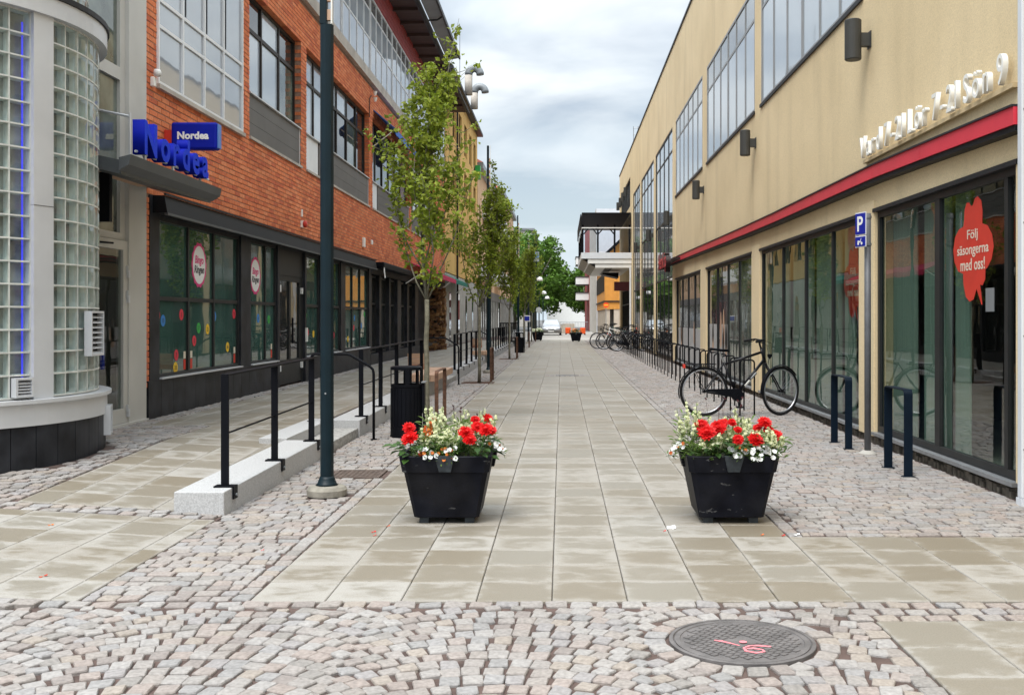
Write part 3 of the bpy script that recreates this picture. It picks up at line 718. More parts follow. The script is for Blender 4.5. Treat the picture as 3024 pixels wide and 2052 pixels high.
window(rb, -1, XR, 56.5, 65.5, .0, 3.2, ys=[57.5 + k for k in range(8)], zs=[2.3], fw=.07, rec=.1, dep=.08, fm=M['frame_dark'], pm=M['g_dark'])
window(rb, -1, XR, 56.5, 65.5, 7.6, 9.2, ys=[58, 59.5, 61, 62.5, 64], fw=.06, rec=.05, dep=.08, fm=M['frame_dark'], pm=M['g_grey'])
for a, c in ((12.39, 13.04), (19.54, 20.4), (26.8, 27.9), (34.0, 34.9), (41.3, 42.0), (48.7, 49.3), (54.2, 55.2)):
    MB().box(XR - .012, XR + .1, a + .015, c - .015, .08, 2.9 if a < 34 else 8.0).build('pillar', M['ochre_light'], rb)
# rooms behind the clear shop windows
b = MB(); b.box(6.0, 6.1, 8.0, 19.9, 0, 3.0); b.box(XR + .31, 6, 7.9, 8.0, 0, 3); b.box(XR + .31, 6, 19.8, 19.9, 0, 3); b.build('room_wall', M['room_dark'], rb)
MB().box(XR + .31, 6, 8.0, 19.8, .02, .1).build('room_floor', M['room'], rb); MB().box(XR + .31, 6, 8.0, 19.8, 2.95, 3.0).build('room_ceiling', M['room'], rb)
for y0, y1 in ((8.56, 8.80), (10.0, 10.36), (10.5, 11.25), (11.5, 12.3), (13.2, 13.75), (13.9, 14.4), (14.6, 16.0), (16.2, 17.6), (17.9, 19.4)):
    MB().box(XR + .19, XR + .21, y0, y1, .14, 2.75).build('curtain', M['curtain'], rb)
for y, z0, z1 in ((9.2, .1, 2.1), (9.75, .1, 1.9)): MB().box(4.6, 5.1, y, y + .5, z0, z1).build('shelf_unit', M['room_dark'], rb)
# red clover-shaped sticker on the near pane, with its words
def clover(cy, cz, s, sy, top=True):
    pts = []
    for k in range(64):
        a = 2 * math.pi * k / 64; r_ = .74 + .26 * abs(math.cos(a - R(90)) * 1.0) * (1 if True else 0)
        lob = 1 - .22 * abs(math.sin(2 * (a))) ** 3
        pts.append((cy - sy * r_ * lob * math.cos(a), cz + s * r_ * lob * math.sin(a)))
    return pts
XP = XR + .03 + .05 * .62 - .001
def sticker(win, cy, cz, hw, hh, XP=XP):
    out = [(-.42, .62), (-.40, .80), (-.30, .93), (-.18, .93), (-.06, .84), (.02, .86), (.12, .98), (.26, 1.0), (.42, .9), (.48, .7), (.47, .46), (.72, .40), (.92, .22), (1.0, -.02), (.9, -.25), (.7, -.40), (.62, -.42), (.6, -.62), (.48, -.72), (.36, -.70), (.47, -1.08), (.44, -1.09), (.2, -.78), (.05, -.98), (-.15, -1.02), (-.34, -.92), (-.46, -.66), (-.48, -.46), (-.74, -.40), (-.94, -.2), (-1.0, .04), (-.9, .3), (-.7, .44), (-.46, .48)]
    b = MB(); b.prism([(XP, cy - hw * u, cz + hh * v_) for u, v_ in out], (-.002, 0, 0)); b.build('sticker', M['stk_red'], win)
    for s_, dz, wd in (('Följ', .27, .52), ('säsongerna', -.03, 1.55), ('med oss!', -.29, 1.2)):
        put_text(s_, 'lettering', M['stk_text'], win, 'W', (XP - .0035, cy, cz + hh * dz), .2, .0008, .002, height=(.155 if s_ == 'säsongerna' else .15) * hh / .62, width=wd * hw, center=True)
sticker(W1, 9.60, 2.13, .47, .475)
sticker(W2, 13.85, 1.98, .46, .475, XR + .15)  # fainter copy behind the glass, standing in for the other sticker's reflection
MB().box(XP, XP - .003, 9.12, 9.30, 1.55, 1.76).build('notice', M['zinc'], W1)
for y0, y1 in ((23.7, 24.9), (25.3, 26.6)): MB().box(XR + .058, XR + .06, y0, y1, .2, 1.35).build('poster', M['poster_grey'], W3)
for y0, y1 in ((28.0, 29.4), (29.6, 30.9), (31.1, 32.4), (32.6, 33.9)): MB().box(XR + .058, XR + .06, y0, y1, .2, 1.2).build('poster', M['poster_grey'], W4)
rp = random.Random(4)
for W_o, ya, yb in ((W3, 23.7, 26.6), (W4, 28.1, 33.8)):
    for k in range(7):      # pear-like shapes printed on the posters
        y = rp.uniform(ya, yb); z = rp.uniform(.9, 1.3); s = rp.uniform(.12, .2)
        b = MB(); b.prism([(XR + .056, y + s * .8 * math.sin(a) * (1 - .35 * math.cos(a)), z + s * 2.4 * math.cos(a)) for a in [2 * math.pi * i / 12 for i in range(12)]], (-.001, 0, 0))
        b.build('print', rp.choice([M['wood_red'], M['frame_brown'], M['wood'], M['offwhite'], M['greypanel']]), W_o)
# red fascia, slightly sagging, in panels
tz = [(8.312, 3.19), (10.5, 3.24), (12.1, 3.27), (15, 3.275), (17.8, 3.28), (20.5, 3.30), (23.4, 3.33), (27, 3.37), (30.8, 3.41), (35.2, 3.45)]
fa = thing('red_fascia', 'long red metal fascia strip above the right shop windows', 'fascia', (XR, 20, 3.1))
for (ya, za), (yb, zb) in zip(tz, tz[1:]):
    bb = MB(); h = .145
    bb.hexa([(XR - .125, ya + .003, za - h), (XR - .002, ya + .003, za - h), (XR - .002, yb - .003, zb - h), (XR - .125, yb - .003, zb - h), (XR - .125, ya + .003, za), (XR - .002, ya + .003, za), (XR - .002, yb - .003, zb), (XR - .125, yb - .003, zb)])
    bb.build('fascia_panel', M['red'], fa)
    bb = MB(); bb.hexa([(XR - .14, ya, za + .001), (XR - .002, ya, za + .001), (XR - .002, yb, zb + .001), (XR - .14, yb, zb + .001), (XR - .14, ya, za + .018), (XR - .002, ya, za + .018), (XR - .002, yb, zb + .018), (XR - .14, yb, zb + .018)])
    bb.build('fascia_cap', M['gutter'], fa)
    bb = MB(); bb.hexa([(XR - .11, ya, za - h - .05), (XR - .002, ya, za - h - .05), (XR - .002, yb, zb - h - .05), (XR - .11, yb, zb - h - .05), (XR - .11, ya, za - h - .002), (XR - .002, ya, za - h - .002), (XR - .002, yb, zb - h - .002), (XR - .11, yb, zb - h - .002)])
    bb.build('fascia_soffit', M['shutter'], fa)
# opening-hours lettering: separate white box letters on a rail
ls = thing('letter_sign', 'white box letters with opening hours above the red fascia', 'sign', (XR - .1, 10.6, 3.4))
def letters(word, parent, facing, start, step, h, ext, m, zb, xplane, adv=1.0, bold=.01, gap=.16, side=None, xs=1.):
    """letter by letter from y=start going in direction step; returns the end"""
    y = start
    for ch in word:
        if ch == ' ': y += step * h * .34; continue
        k = h / .7; me = text_mesh(ch, k, ext / 2, bold * k); me.transform(Matrix.Diagonal((xs, 1, 1, 1))); lo, hi = mbounds(me)
        me.transform(Matrix.Translation((-lo[0], 0, 0))); me.transform(Matrix.Translation((xplane, y, zb)) @ AX[facing].to_4x4())
        me.materials.clear(); me.materials.append(m)
        if side:
            me.materials.append(side); me.polygons.foreach_set('material_index', [0 if abs(pl.normal.x) > .7 else 1 for pl in me.polygons])
        o_ = bpy.data.objects.new('letter', me); COL.objects.link(o_); link(o_, parent)
        y += step * ((hi[0] - lo[0]) * adv + h * gap)
    return y
yend = letters('Vard 7-21 Lör 7-21 Sön 9', ls, 'W', 12.72, -1, .26, .045, M['offwhite'], 3.44, XR - .07, bold=.004, gap=.31, xs=.84)
MB().box(XR - .05, XR - .002, 8.5, 12.72, 3.385, 3.425).build('mounting_rail', M['rail_tan'], ls)
# far red letters on the fascia's end
rs = thing('red_letter_sign', 'dark-sided red shop letters at the far end of the red fascia', 'sign', (XR - .3, 33, 3.3))
letters('Hemköp', rs, 'W', 35.0, -1, .50, .16, M['red'], 3.12, XR - .40, adv=1., bold=.01, gap=.14, side=M['blackletter'])
MB().box(XR - .32, XR - .002, 31.6, 35.0, 3.3, 3.36).build('bracket', M['blackletter'], rs)
# white clad corner post at the picture's right edge
wp = thing('white_panel_post', 'tall white metal clad post at the right edge before the shop window', 'post', (3.8, 8.35, 0))
MB().box(3.65, 4.3, 8.22, 8.3, .06, 9.0).build('cladding', M['whitepanel'], wp, bevel=.01); MB().box(3.645, 4.3, 8.21, 8.31, -.02, .058).build('base_plate', M['whitepanel'], wp)
for k in range(6):
    b = MB(); b.disc((3.67, 8.219, .45 + .9 * k), .008, (0, -1, 0), .003, 8); b.build('rivet', M['galv'], wp)
# wall lamps
wl = None; lampy = [12.6, 20.0, 27.3, 35.0, 42.3, 49.6]
def wall_lamp(y, z, lab, w_x=XR):
    t = thing('wall_lamp', lab, 'wall lamp', (w_x - .2, y, z - .25), group='cylinder wall lamps on the ochre facade')
    MB().lathe([(.07, -.245), (.09, -.245), (.09, -.238), (.1, -.235), (.1, .235), (.09, .245), (.0, .246)], (w_x - .205, y, z), 20).build('lamp_body', M['lampgrey'], t, smooth=False)
    MB().box(w_x - .12, w_x - .012, y - .045, y + .045, z - .08, z + .08).build('arm', M['lampgrey'], t); MB().box(w_x - .012, w_x - .001, y - .07, y + .07, z - .1, z + .1).build('wall_plate', M['lampgrey'], t)
for i, y in enumerate(lampy): wall_lamp(y, 4.87, f'dark grey cylinder wall lamp on the ochre wall, {ordinal(i)} from the white letters')
for i, y in enumerate((57.5, 60., 62.5, 65.)): wall_lamp(y, 8.5 - .0 * i, f'dark cylinder lamp high above the balcony, {ordinal(i)} from its pergola')
MB_ = MB(); MB_.tube([(3.66, 55.0, 0), (3.66, 55.0, 4.2)], .055, 10); tag(MB_.build('downpipe', M['whitepanel']), 'white downpipe under the balcony on the ochre building', 'downpipe')
# balcony with pergola
bc = thing('balcony', 'white balcony with dark slatted pergola projecting over the street', 'balcony', (2.4, 61, 4.3))
b = MB(); b.box(1.06, XR - .001, 55.4, 66.7, 4.68, 5.0); b.build('deck', M['whitepanel'], bc)
MB().box(1.41, XR - .001, 55.45, 66.6, 4.42, 4.678).build('deck_step', M['white'], bc); MB().box(1.81, XR - .001, 55.5, 66.5, 4.2, 4.418).build('deck_step', M['white'], bc)
b = MB(); b.add([(1.08, 55.42, 4.679), (1.82, 55.52, 4.205), (1.82, 66.5, 4.205), (1.08, 66.7, 4.679)], [(0, 1, 2, 3)]); b.build('soffit', M['stonepanel'], bc)
for k in range(8): MB().box(2.35, 2.75, 56 + 1.1 * k, 56.3 + 1.1 * k, 4.18, 4.199).build('soffit_light', M['gutter'], bc)
for x in (1.14, 1.95, 2.85, 3.65): MB().box(x - .05, x + .05, 55.5, 55.6, 5.0, 6.5).build('post', M['black'], bc)
for y in (59., 62.5, 66.4): MB().box(1.09, 1.19, y - .05, y + .05, 5.0, 6.5).build('post', M['black'], bc)
MB().box(1.08, XR - .01, 55.44, 55.49, 6.30, 6.35).build('handrail', M['white'], bc); MB().box(1.08, 1.13, 55.5, 66.6, 6.30, 6.35).build('handrail', M['white'], bc)
MB().box(1.2, XR - .02, 55.46, 55.47, 5.05, 6.28).build('railing_glass', M['g_rail'], bc)
for k in range(13): MB().box(1.05 + .012 * abs(k - 3), XR - .01, 55.5, 55.56, 6.40 + .056 * k, 6.435 + .056 * k).build('slat', M['black'], bc)
for k in range(10): MB().box(1.02, 1.06, 55.6, 66.5, 6.40 + .07 * k, 6.445 + .07 * k).build('slat', M['black'], bc)
MB().box(1.1, XR - .02, 55.7, 66.5, 7.13, 7.17).build('pergola_roof', M['black'], bc)
for x0, x1 in ((1.2, 1.5), (1.9, 1.6), (1.98, 2.3), (2.82, 2.5)):
    b = MB(); b.tube([(x0, 55.55, 6.0), (x1, 55.55, 6.38)], .035, 6); b.build('brace', M['black'], bc)
MB().box(2.9, XR - .01, 57, 57.1, 3.0, 3.5).build('projecting_sign', M['maroon']); tag(bpy.data.objects['projecting_sign'], 'small maroon projecting sign under the balcony', 'sign')
for k in range(1):
    b = MB(); b.hexa([(2.3, 58, 3.95), (3.2, 58, 3.75), (3.2, 60, 3.75), (2.3, 60, 3.95), (2.3, 58, 4.05), (3.2, 58, 4.05), (3.2, 60, 4.05), (2.3, 60, 4.05)])
    tag(b.build('heater_panel', M['black']), 'black heater panel hung beneath the balcony', 'heater')

# ================================================================== LEFT: corner tower of glass blocks
TC = (-6.21, 9.85); TR = 1.66
tw = thing('glass_block_tower', 'round corner tower of glass blocks with grey steel bands at the left edge', 'tower', (TC[0], TC[1], .1))
deg = math.pi / 180
MB().arc(TC, 1.3, 1.735, -120 * deg, 70 * deg, .545, .74, 40).build('base_band', M['alu'], tw)
MB().arc(TC, 1.3, 1.775, -120 * deg, 70 * deg, .742, .775, 40).build('base_ledge', M['alu'], tw)
for k in range(24):
    a = -120 + 8 * k; MB().arc(TC, 1.5, 1.72, (a + .12) * deg, (a + 7.88) * deg, -.05, .543, 3).build('tile', M['stone_black'], tw)
bp_ = 6.9; RH = .2
cols = [-16.9 + bp_ * k for k in range(7)]; colsL = [-24.3 - bp_ * (k + 1) for k in range(5)]
hw = TR * math.sin(bp_ / 2 * deg) - .006; hz = RH / 2 - .006
def block_mesh():
    b = MB(); d = .085; e = .012
    # front plate (clear), x is outward
    n = 4; vs = []; fs = []
    for i in range(n + 1):
        for j in range(n + 1):
            u = -1 + 2 * i / n; v = -1 + 2 * j / n
            vs.append((.004 * (1 - u ** 4) * (1 - v ** 4) + (0 if max(abs(u), abs(v)) < .99 else -.004), u * hw, v * hz))
    for i in range(n):
        for j in range(n): q = i * (n + 1) + j; fs.append((q, q + n + 1, q + n + 2, q + 1))
    b.add(vs, fs, 0)
    o_ = [(-hw, -hz), (hw, -hz), (hw, hz), (-hw, hz)]
    for i in range(4):
        (y0, z0), (y1, z1) = o_[i], o_[(i + 1) % 4]
        b.add([(-.005, y0, z0), (-.005, y1, z1), (-d, y1 * .93, z1 * .93), (-d, y0 * .93, z0 * .93)], [(0, 1, 2, 3)], 1)
    b.add([(-d, y * .93, z * .93) for y, z in o_], [(0, 1, 2, 3)], 2)
    return b.mesh('glass_block', [M['bk_clear'], M['bk_side'], M['bk_back']])
BLK = block_mesh(); rb_ = random.Random(8)
def blocks(z0, n, Rr, cl):
    for r_ in range(n):
        for a in cl:
            am = (a + bp_ / 2) * deg; z = z0 + RH * (r_ + .5)
            inst(BLK, 'glass_block', tw, (TC[0] + Rr * math.cos(bp_ / 2 * deg) * math.cos(am), TC[1] + Rr * math.cos(bp_ / 2 * deg) * math.sin(am), z), (0, rb_.uniform(-.01, .01), am + rb_.uniform(-.01, .01)))
def grid(z0, n, Rr, cl, nm='mortar_grid'):
    b = MB(); lo, hi = min(cl), max(cl) + bp_
    for r_ in range(n + 1): b.arc(TC, Rr - .08, Rr - .0, lo * deg, hi * deg, z0 + RH * r_ - .007, z0 + RH * r_ + .007, 24)
    for a in sorted({*cl, hi}): b.arc(TC, Rr - .08, Rr - .002, (a - .22) * deg, (a + .22) * deg, z0, z0 + RH * n, 1)
    b.build(nm, M['bk_mortar'], tw)
blocks(.79, 17, TR, cols); grid(.79, 17, TR, cols); blocks(.79, 17, TR, colsL); grid(.79, 17, TR, colsL)
blocks(4.45, 4, 1.56, cols[:6]); grid(4.45, 4, 1.56, cols[:6])
MB().arc(TC, 1.4, 1.70, -24.25 * deg, -16.95 * deg, .776, 5.6, 4).build('column', M['alu'], tw)
MB().arc(TC, 1.42, 1.703, -24.25 * deg, -16.95 * deg, 2.49, 2.494, 4).build('column_joint', M['gutter'], tw)
MB().arc(TC, 1.3, 1.735, -120 * deg, 75 * deg, 4.195, 4.36, 40).build('cornice', M['alu'], tw); MB().arc(TC, 1.3, 1.755, -120 * deg, 75 * deg, 4.362, 4.41, 40).build('cornice_cap', M['gutter'], tw)
MB().arc(TC, 1.2, 1.25, -120 * deg, 90 * deg, .3, 5.4, 30).build('inner_wall', M['room'], tw)
b = MB(); b.tube([(TC[0] + 1.615 * math.cos(-26.0 * deg), TC[1] + 1.615 * math.sin(-26.0 * deg), .8), (TC[0] + 1.615 * math.cos(-26.0 * deg), TC[1] + 1.615 * math.sin(-26.0 * deg), 4.1)], .009, 6)
b.build('blue_light_tube', M['neon'], tw)
def louvre(am, z0, z1, hw_, Rr, n, nm):
    b = MB(); X = Vector((math.cos(am * deg), math.sin(am * deg), 0)); Yv = Vector((-math.sin(am * deg), math.cos(am * deg), 0)); c = Vector((*TC, 0)) + X * Rr
    P = lambda d, u, z: tuple(c + X * d + Yv * u + Vector((0, 0, z)))
    fr = .02
    def bx(d0, d1, u0, u1, za, zb, dz=0.):
        b.hexa([P(d0, u0, za - dz), P(d0, u1, za - dz), P(d1, u1, za), P(d1, u0, za), P(d0, u0, zb - dz), P(d0, u1, zb - dz), P(d1, u1, zb), P(d1, u0, zb)])
    bx(.04, -.03, -hw_, -hw_ + fr, z0, z1); bx(.04, -.03, hw_ - fr, hw_, z0, z1); bx(.04, -.03, -hw_ + fr, hw_ - fr, z0, z0 + fr); bx(.04, -.03, -hw_ + fr, hw_ - fr, z1 - fr, z1)
    for k in range(n):
        z = z0 + fr + (z1 - z0 - 2 * fr) * (k + .35) / n; bx(.03, -.015, -hw_ + fr, hw_ - fr, z, z + .008, .018)
    o_ = b.build(nm, M['alu'], tw)
    b = MB(); b.hexa([P(-.018, -hw_ + fr, z0 + fr), P(-.018, hw_ - fr, z0 + fr), P(-.028, hw_ - fr, z0 + fr), P(-.028, -hw_ + fr, z0 + fr), P(-.018, -hw_ + fr, z1 - fr), P(-.018, hw_ - fr, z1 - fr), P(-.028, hw_ - fr, z1 - fr), P(-.028, -hw_ + fr, z1 - fr)])
    b.build('louvre_back', M['black'], o_)
louvre(5.5, 1.13, 1.56, .17, 1.70, 8, 'louvre_grille'); louvre(-27.7, .80, .97, .085, 1.685, 5, 'louvre_grille'); louvre(19, .33, .62, .12, 1.74, 8, 'louvre_grille')

# ------------------------------------------------ bank entrance between tower and brick facade
en = thing('bank_entrance', 'grey aluminium framed bank entrance with glass door beside the glass tower', 'entrance', (XL, 12.2, .2))
MB().box(XL - .14, XL + .02, 12.42, 12.94, .2, 9).build('grey_column', M['alu_warm'], en, bevel=.006)
b = MB(); b.box(XL - .12, XL - .03, 11.3, 12.42, 4.31, 4.46); b.box(XL - .12, XL - .03, 12.28, 12.42, 4.46, 9); b.box(XL - .12, XL - .03, 12.28, 12.42, 2.5, 4.31); b.box(XL - .12, XL - .03, 11.3, 12.42, 2.42, 2.5); b.box(XL - .12, XL - .03, 11.3, 12.42, 6.3, 6.42)
b.build('transom_frame', M['alu_warm'], en)
for z0, z1 in ((2.5, 4.31), (4.46, 6.3), (6.42, 9)): MB().box(XL - .075, XL - .07, 11.3, 12.28, z0, z1).build('pane', M['g_curtain'] if z0 < 6 else M['g_white'], en)
dr = MB(); dr.box(XL - .06, XL + .0, 11.36, 11.46, .25, 2.41); dr.box(XL - .06, XL + .0, 12.30, 12.42, .25, 2.41); dr.box(XL - .06, XL, 11.46, 12.30, .25, .42); dr.box(XL - .06, XL, 11.46, 12.30, 2.3, 2.41)
dr = dr.build('door', M['alu_warm'], en)
MB().box(XL - .035, XL - .03, 11.46, 12.30, .42, 2.3).build('pane', M['g_door'], dr)
hp = [(XL + .0, 11.5, 1.08)] + [(XL + .02 + .09 * math.sin(math.pi * k / 8), 11.5, 1.10 + .3 * k / 8) for k in range(9)] + [(XL + .0, 11.5, 1.42)]
b = MB(); b.tube(hp, .014, 8); b.build('handle', M['chrome'], dr, smooth=True)
b = MB(); b.tube([(XL + .01, 11.55, 2.345), (XL + .05, 11.9, 2.355)], .012, 6); b.build('door_closer', M['black'], dr)
for z in (2.02, 1.72, .36):
    b = MB(); b.box(XL + .0005, XL + .03, 12.385, 12.425, z - .045, z + .045); b.box(XL + .003, XL + .025, 12.37, 12.385, z + .02, z + .1); b.build('hinge', M['alu'], dr)
for y, z0, z1 in ((11.62, 1.15, 1.66), (11.78, .62, 1.42), (11.95, .9, 1.2)): MB().box(XL - .12, XL - .1, y, y + .07, z0, z1).build('blue_reflection_bar', M['blueletter'], en)  # blue bars added behind the glass, imitating a blue reflection in the door
b = MB(); b.box(XL - 1.0, XL - .98, 11.3, 12.9, .2, 4); b.box(XL - .98, XL - .2, 12.7, 12.72, .2, 4); b.build('lobby_wall', M['room'], en); MB().box(XL - .97, XL - .13, 11.3, 12.69, .16, .215).build('lobby_floor', M['room'], en)
MB().box(XL - .14, XL + .05, 11.34, 12.94, .12, .245).build('threshold', M['alu_warm'], en)
MB().box(XL - 6, XL - 1.05, 9.5, 12.9, 0, 10.5).build('back_wall', M['alu'], en)
# canopy
cn = thing('steel_canopy', 'grey steel canopy over the bank door carrying the blue letters', 'canopy', (-4.8, 11.8, 3))
b = MB(); b.hexa([(-5.19, 10.5, 3.13), (-4.40, 10.35, 2.93), (-4.40, 13.0, 2.93), (-5.19, 13.0, 3.13), (-5.19, 10.5, 3.25), (-4.40, 10.35, 3.07), (-4.40, 13.0, 3.07), (-5.19, 13.0, 3.25)]); b.build('canopy_roof', M['canopy'], cn)
b = MB(); b.hexa([(-4.40, 10.30, 2.96), (-4.30, 10.30, 3.02), (-4.30, 13.05, 3.02), (-4.40, 13.05, 2.96), (-4.40, 10.30, 3.09), (-4.28, 10.30, 3.12), (-4.28, 13.05, 3.12), (-4.40, 13.05, 3.09)]); b.build('canopy_gutter', M['canopy'], cn)
MB().box(-5.15, -4.75, 11.2, 12.6, 3.09, 3.125).build('ceiling_light', M['wood'], cn)
b = MB(); b.box(-5.19, -4.95, 11.35, 11.42, 2.55, 3.1); b.build('bracket', M['shutter'], cn)
nl = thing('blue_letter_sign', 'large blue box letters spelling the bank name above the canopy', 'sign', (-4.5, 12, 3.15))
letters('Nordea', nl, 'E', 10.98, 1, .345, .13, M['blueletter'], 3.245, -4.48, adv=1.12, bold=.03, gap=.2, side=M['blueside'])
b = MB()
for y in (11.2, 12.0, 12.9): b.tube([(-4.5, y, 3.08), (-4.5, y, 3.3)], .018, 6)
b.tube([(-4.5, 10.95, 3.255), (-4.5, 13.2, 3.255)], .016, 6); b.tube([(-5.18, 10.95, 3.75), (-4.56, 10.95, 3.62)], .014, 6); b.tube([(-4.56, 10.95, 3.1), (-4.56, 10.95, 3.66)], .014, 6)
b.build('letter_frame', M['alu'], nl)
sb = thing('sign_box', 'blue projecting box sign with white bank name on the brick wall', 'sign', (-4.8, 13.6, 3.7))
MB().box(-5.09, -4.49, 13.5, 13.66, 3.69, 4.045).build('box_body', M['bluesign'], sb, bevel=.03)
MB().box(-4.489, -4.476, 13.52, 13.64, 3.71, 4.025).build('box_edge', M['bluesky'], sb)
put_text('Nordea', 'lettering', M['white'], sb, 'S', (-4.80, 13.497, 3.87), .2, .002, .008, width=.41, center=True)
MB().box(-5.19, -5.09, 13.54, 13.62, 3.78, 3.95).build('bracket', M['stk_red'], sb)

# ================================================================== LEFT: brick building
bb_ = thing('brick_building', 'orange brick building with dark shopfront and white glazed top floor on the left', 'building', (XL, 30, 0))
Y0, Y1 = 12.95, 46.2
WA = (13.3, 16.85, 4.5, 8.0); WB = (17.26, 20.68, 4.52, 7.02); WC = (21.12, 28.0, 4.52, 7.02); WD = (28.5, 35.4, 4.52, 7.02); WE = (35.9, 42.8, 4.52, 7.02)
ops = [WA, WB, WC, WD, WE]
BZ0, BZ1 = 3.06, 7.85
# bricks: running bond, each with its own box
bricks = []; LB, HB, JT = .25, .065, .0125; rbk = random.Random(9)
z = BZ0; row = 0
while z + HB <= BZ1 + .001:
    zc_ = z + HB / 2
    spans = [(Y0, Y1)]
    for o_ in ops:
        if o_[2] - .02 < zc_ < o_[3] + .02: spans = [s for a, c in spans for s in ((a, min(c, o_[0])), (max(a, o_[1]), c)) if s[1] - s[0] > .02]
    y = Y0 - (LB + JT) * (.5 if row % 2 else 0) - (.0)
    while y < Y1:
        for a, c in spans:
            p, q = max(y, a), min(y + LB, c)
            if q - p > .03: bricks.append((p, q, z))
        y += LB + JT
    z += HB + JT; row += 1
for k in range(32):     # brick pier beside the shopfront, down to the plinth
    zz = .62 + (HB + JT) * k
    if zz < BZ0 - .05: bricks.append((12.95, 13.06, zz))
def brick_geo(p, q, z, dx):
    x1 = XL + .004 + dx; x0 = XL - .13; c = .004
    v = [(x0, p, z), (x0, q, z), (x0, q, z + HB), (x0, p, z + HB), (x1 - c, p, z), (x1 - c, q, z), (x1 - c, q, z + HB), (x1 - c, p, z + HB),
         (x1, p + c, z + c), (x1, q - c, z + c), (x1, q - c, z + HB - c), (x1, p + c, z + HB - c)]
    f = [(0, 1, 5, 4), (1, 2, 6, 5), (2, 3, 7, 6), (3, 0, 4, 7), (4, 5, 9, 8), (5, 6, 10, 9), (6, 7, 11, 10), (7, 4, 8, 11), (8, 9, 10, 11)]
    return v, f
bricks.sort(key=lambda t: t[0] + .35 * abs(t[2] - 4))
cells_b = cells(Y0, Y1, BZ0 - .02, BZ1, [(a - .0, c + .0, p, q) for a, c, p, q in ops])
b = MB()
for a, c, p, q in cells_b: b.box(XL - .30, XL - .004, a + .012, c - .012 if c < Y1 - .1 and False else c - .012, p, q)
b.box(XL - .3, XL - .006, 12.96, 13.05, .6, BZ0)
# close the joints between neighbouring cells
for a, c, p, q in cells_b: b.box(XL - .29, XL - .005, a - .0125, a + .0125, p + .0, q) if any(abs(c2 - a) < 1e-6 and p2 <= p and q2 >= q for a2, c2, p2, q2 in cells_b) else None
wallb = b.build('brick_wall', M['mortar'], bb_)
for p, q, z in bricks[:300]:
    v, f = brick_geo(p - (p + q) / 2, q - (p + q) / 2, 0, rbk.uniform(-.002, .003)); bm = MB(); bm.add([(x - XL, y, zz) for x, y, zz in v], f)
    o_ = bm.build('brick', M['brick'], None); o_.location = (XL, (p + q) / 2, z); o_.parent = wallb
v_, f_ = [], []
for p, q, z in bricks[300:]:
    v, f = brick_geo(p, q, z, rbk.uniform(-.002, .003)); k = len(v_); v_ += v; f_ += [tuple(i + k for i in t) for t in f]
bm = MB(); bm.add(v_, f_); o_ = bm.build('bricks', M['brick'], wallb, kind='stuff')
# upper floors' core so nothing shows through
MB().box(XL - 9, XL - .9, 13.0, 46.2, 0, 11.0).build('core', M['room_dark'], bb_)
MB().box(XL - .9, XL - .3, 13.0, 13.2, 3.1, 11).build('end_wall', M['mortar'], bb_)
# window A: white glazed bay
fo = window(bb_, 1, XL, WA[0], WA[1], 4.5, 8.0, ys=[14.19, 15.05, 15.9], zs=[5.26, 5.6], fw=.045, rec=-.03, dep=.05, fm=M['frame_white'], pm=lambda i, j: M['g_white'])
for y in (14.25, 15.1, 15.95): MB().box(XL + .02, XL + .032, y, y + .03, 5.63, 7.9).build('shade_gap', M['gutter'], fo)
MB().box(XL - .1, XL + .06, WA[0] - .03, WA[1] + .03, 4.44, 4.497).build('sill', M['band'], bb_)
def brown_win(y0, y1, n, pmf, panel=True, y_panel0=None):
    ys = [y0 + (y1 - y0) * k / n for k in range(1, n)]
    window(bb_, 1, XL, y0, y1, 5.27, 7.02, ys=ys, zs=[6.42], fw=.07, rec=.12, dep=.055, fm=M['frame_brown'], pm=pmf)
    yp = y_panel0 if y_panel0 else y0
    for k, (za, zb) in enumerate(((4.53, 4.77), (4.775, 5.015), (5.02, 5.25))): MB().box(XL - .2, XL - .02, yp + .02, y1 - .06, za, zb).build('spandrel_board', M['greypanel'], bb_)
    MB().box(XL - .19, XL - .015, y1 - .055, y1 - .005, 4.52, 5.25).build('corner_trim', M['alu'], bb_)
    MB().box(XL - .2, XL + .035, y0 - .02, y1 + .02, 4.48, 4.525).build('sill', M['band'], bb_)
    MB().box(XL - .2, XL + .02, y0 + .01, y1 - .01, 5.252, 5.275).build('sill', M['alu'], bb_)
rw = random.Random(31)
pk = lambda i, j: rw.choice([M['g_sky'], M['g_dark'], M['g_dark'], M['g_white'], M['g_curtain']])
brown_win(*WB[:2], 3, lambda i, j: [M['g_sky'], M['g_sky'], M['g_curtain']][i] if j == 0 else [M['g_dark'], M['g_sky'], M['g_dark']][i])
brown_win(*WC[:2], 6, pk, y_panel0=22.3); brown_win(*WD[:2], 6, pk, y_panel0=29.4); brown_win(*WE[:2], 6, pk)
MB().box(XL - .12, XL - .03, 21.14, 22.25, 4.53, 5.24).build('white_panel', M['frame_white'], bb_); MB().box(XL - .12, XL - .03, 28.52, 29.35, 4.53, 5.24).build('white_panel', M['frame_white'], bb_)
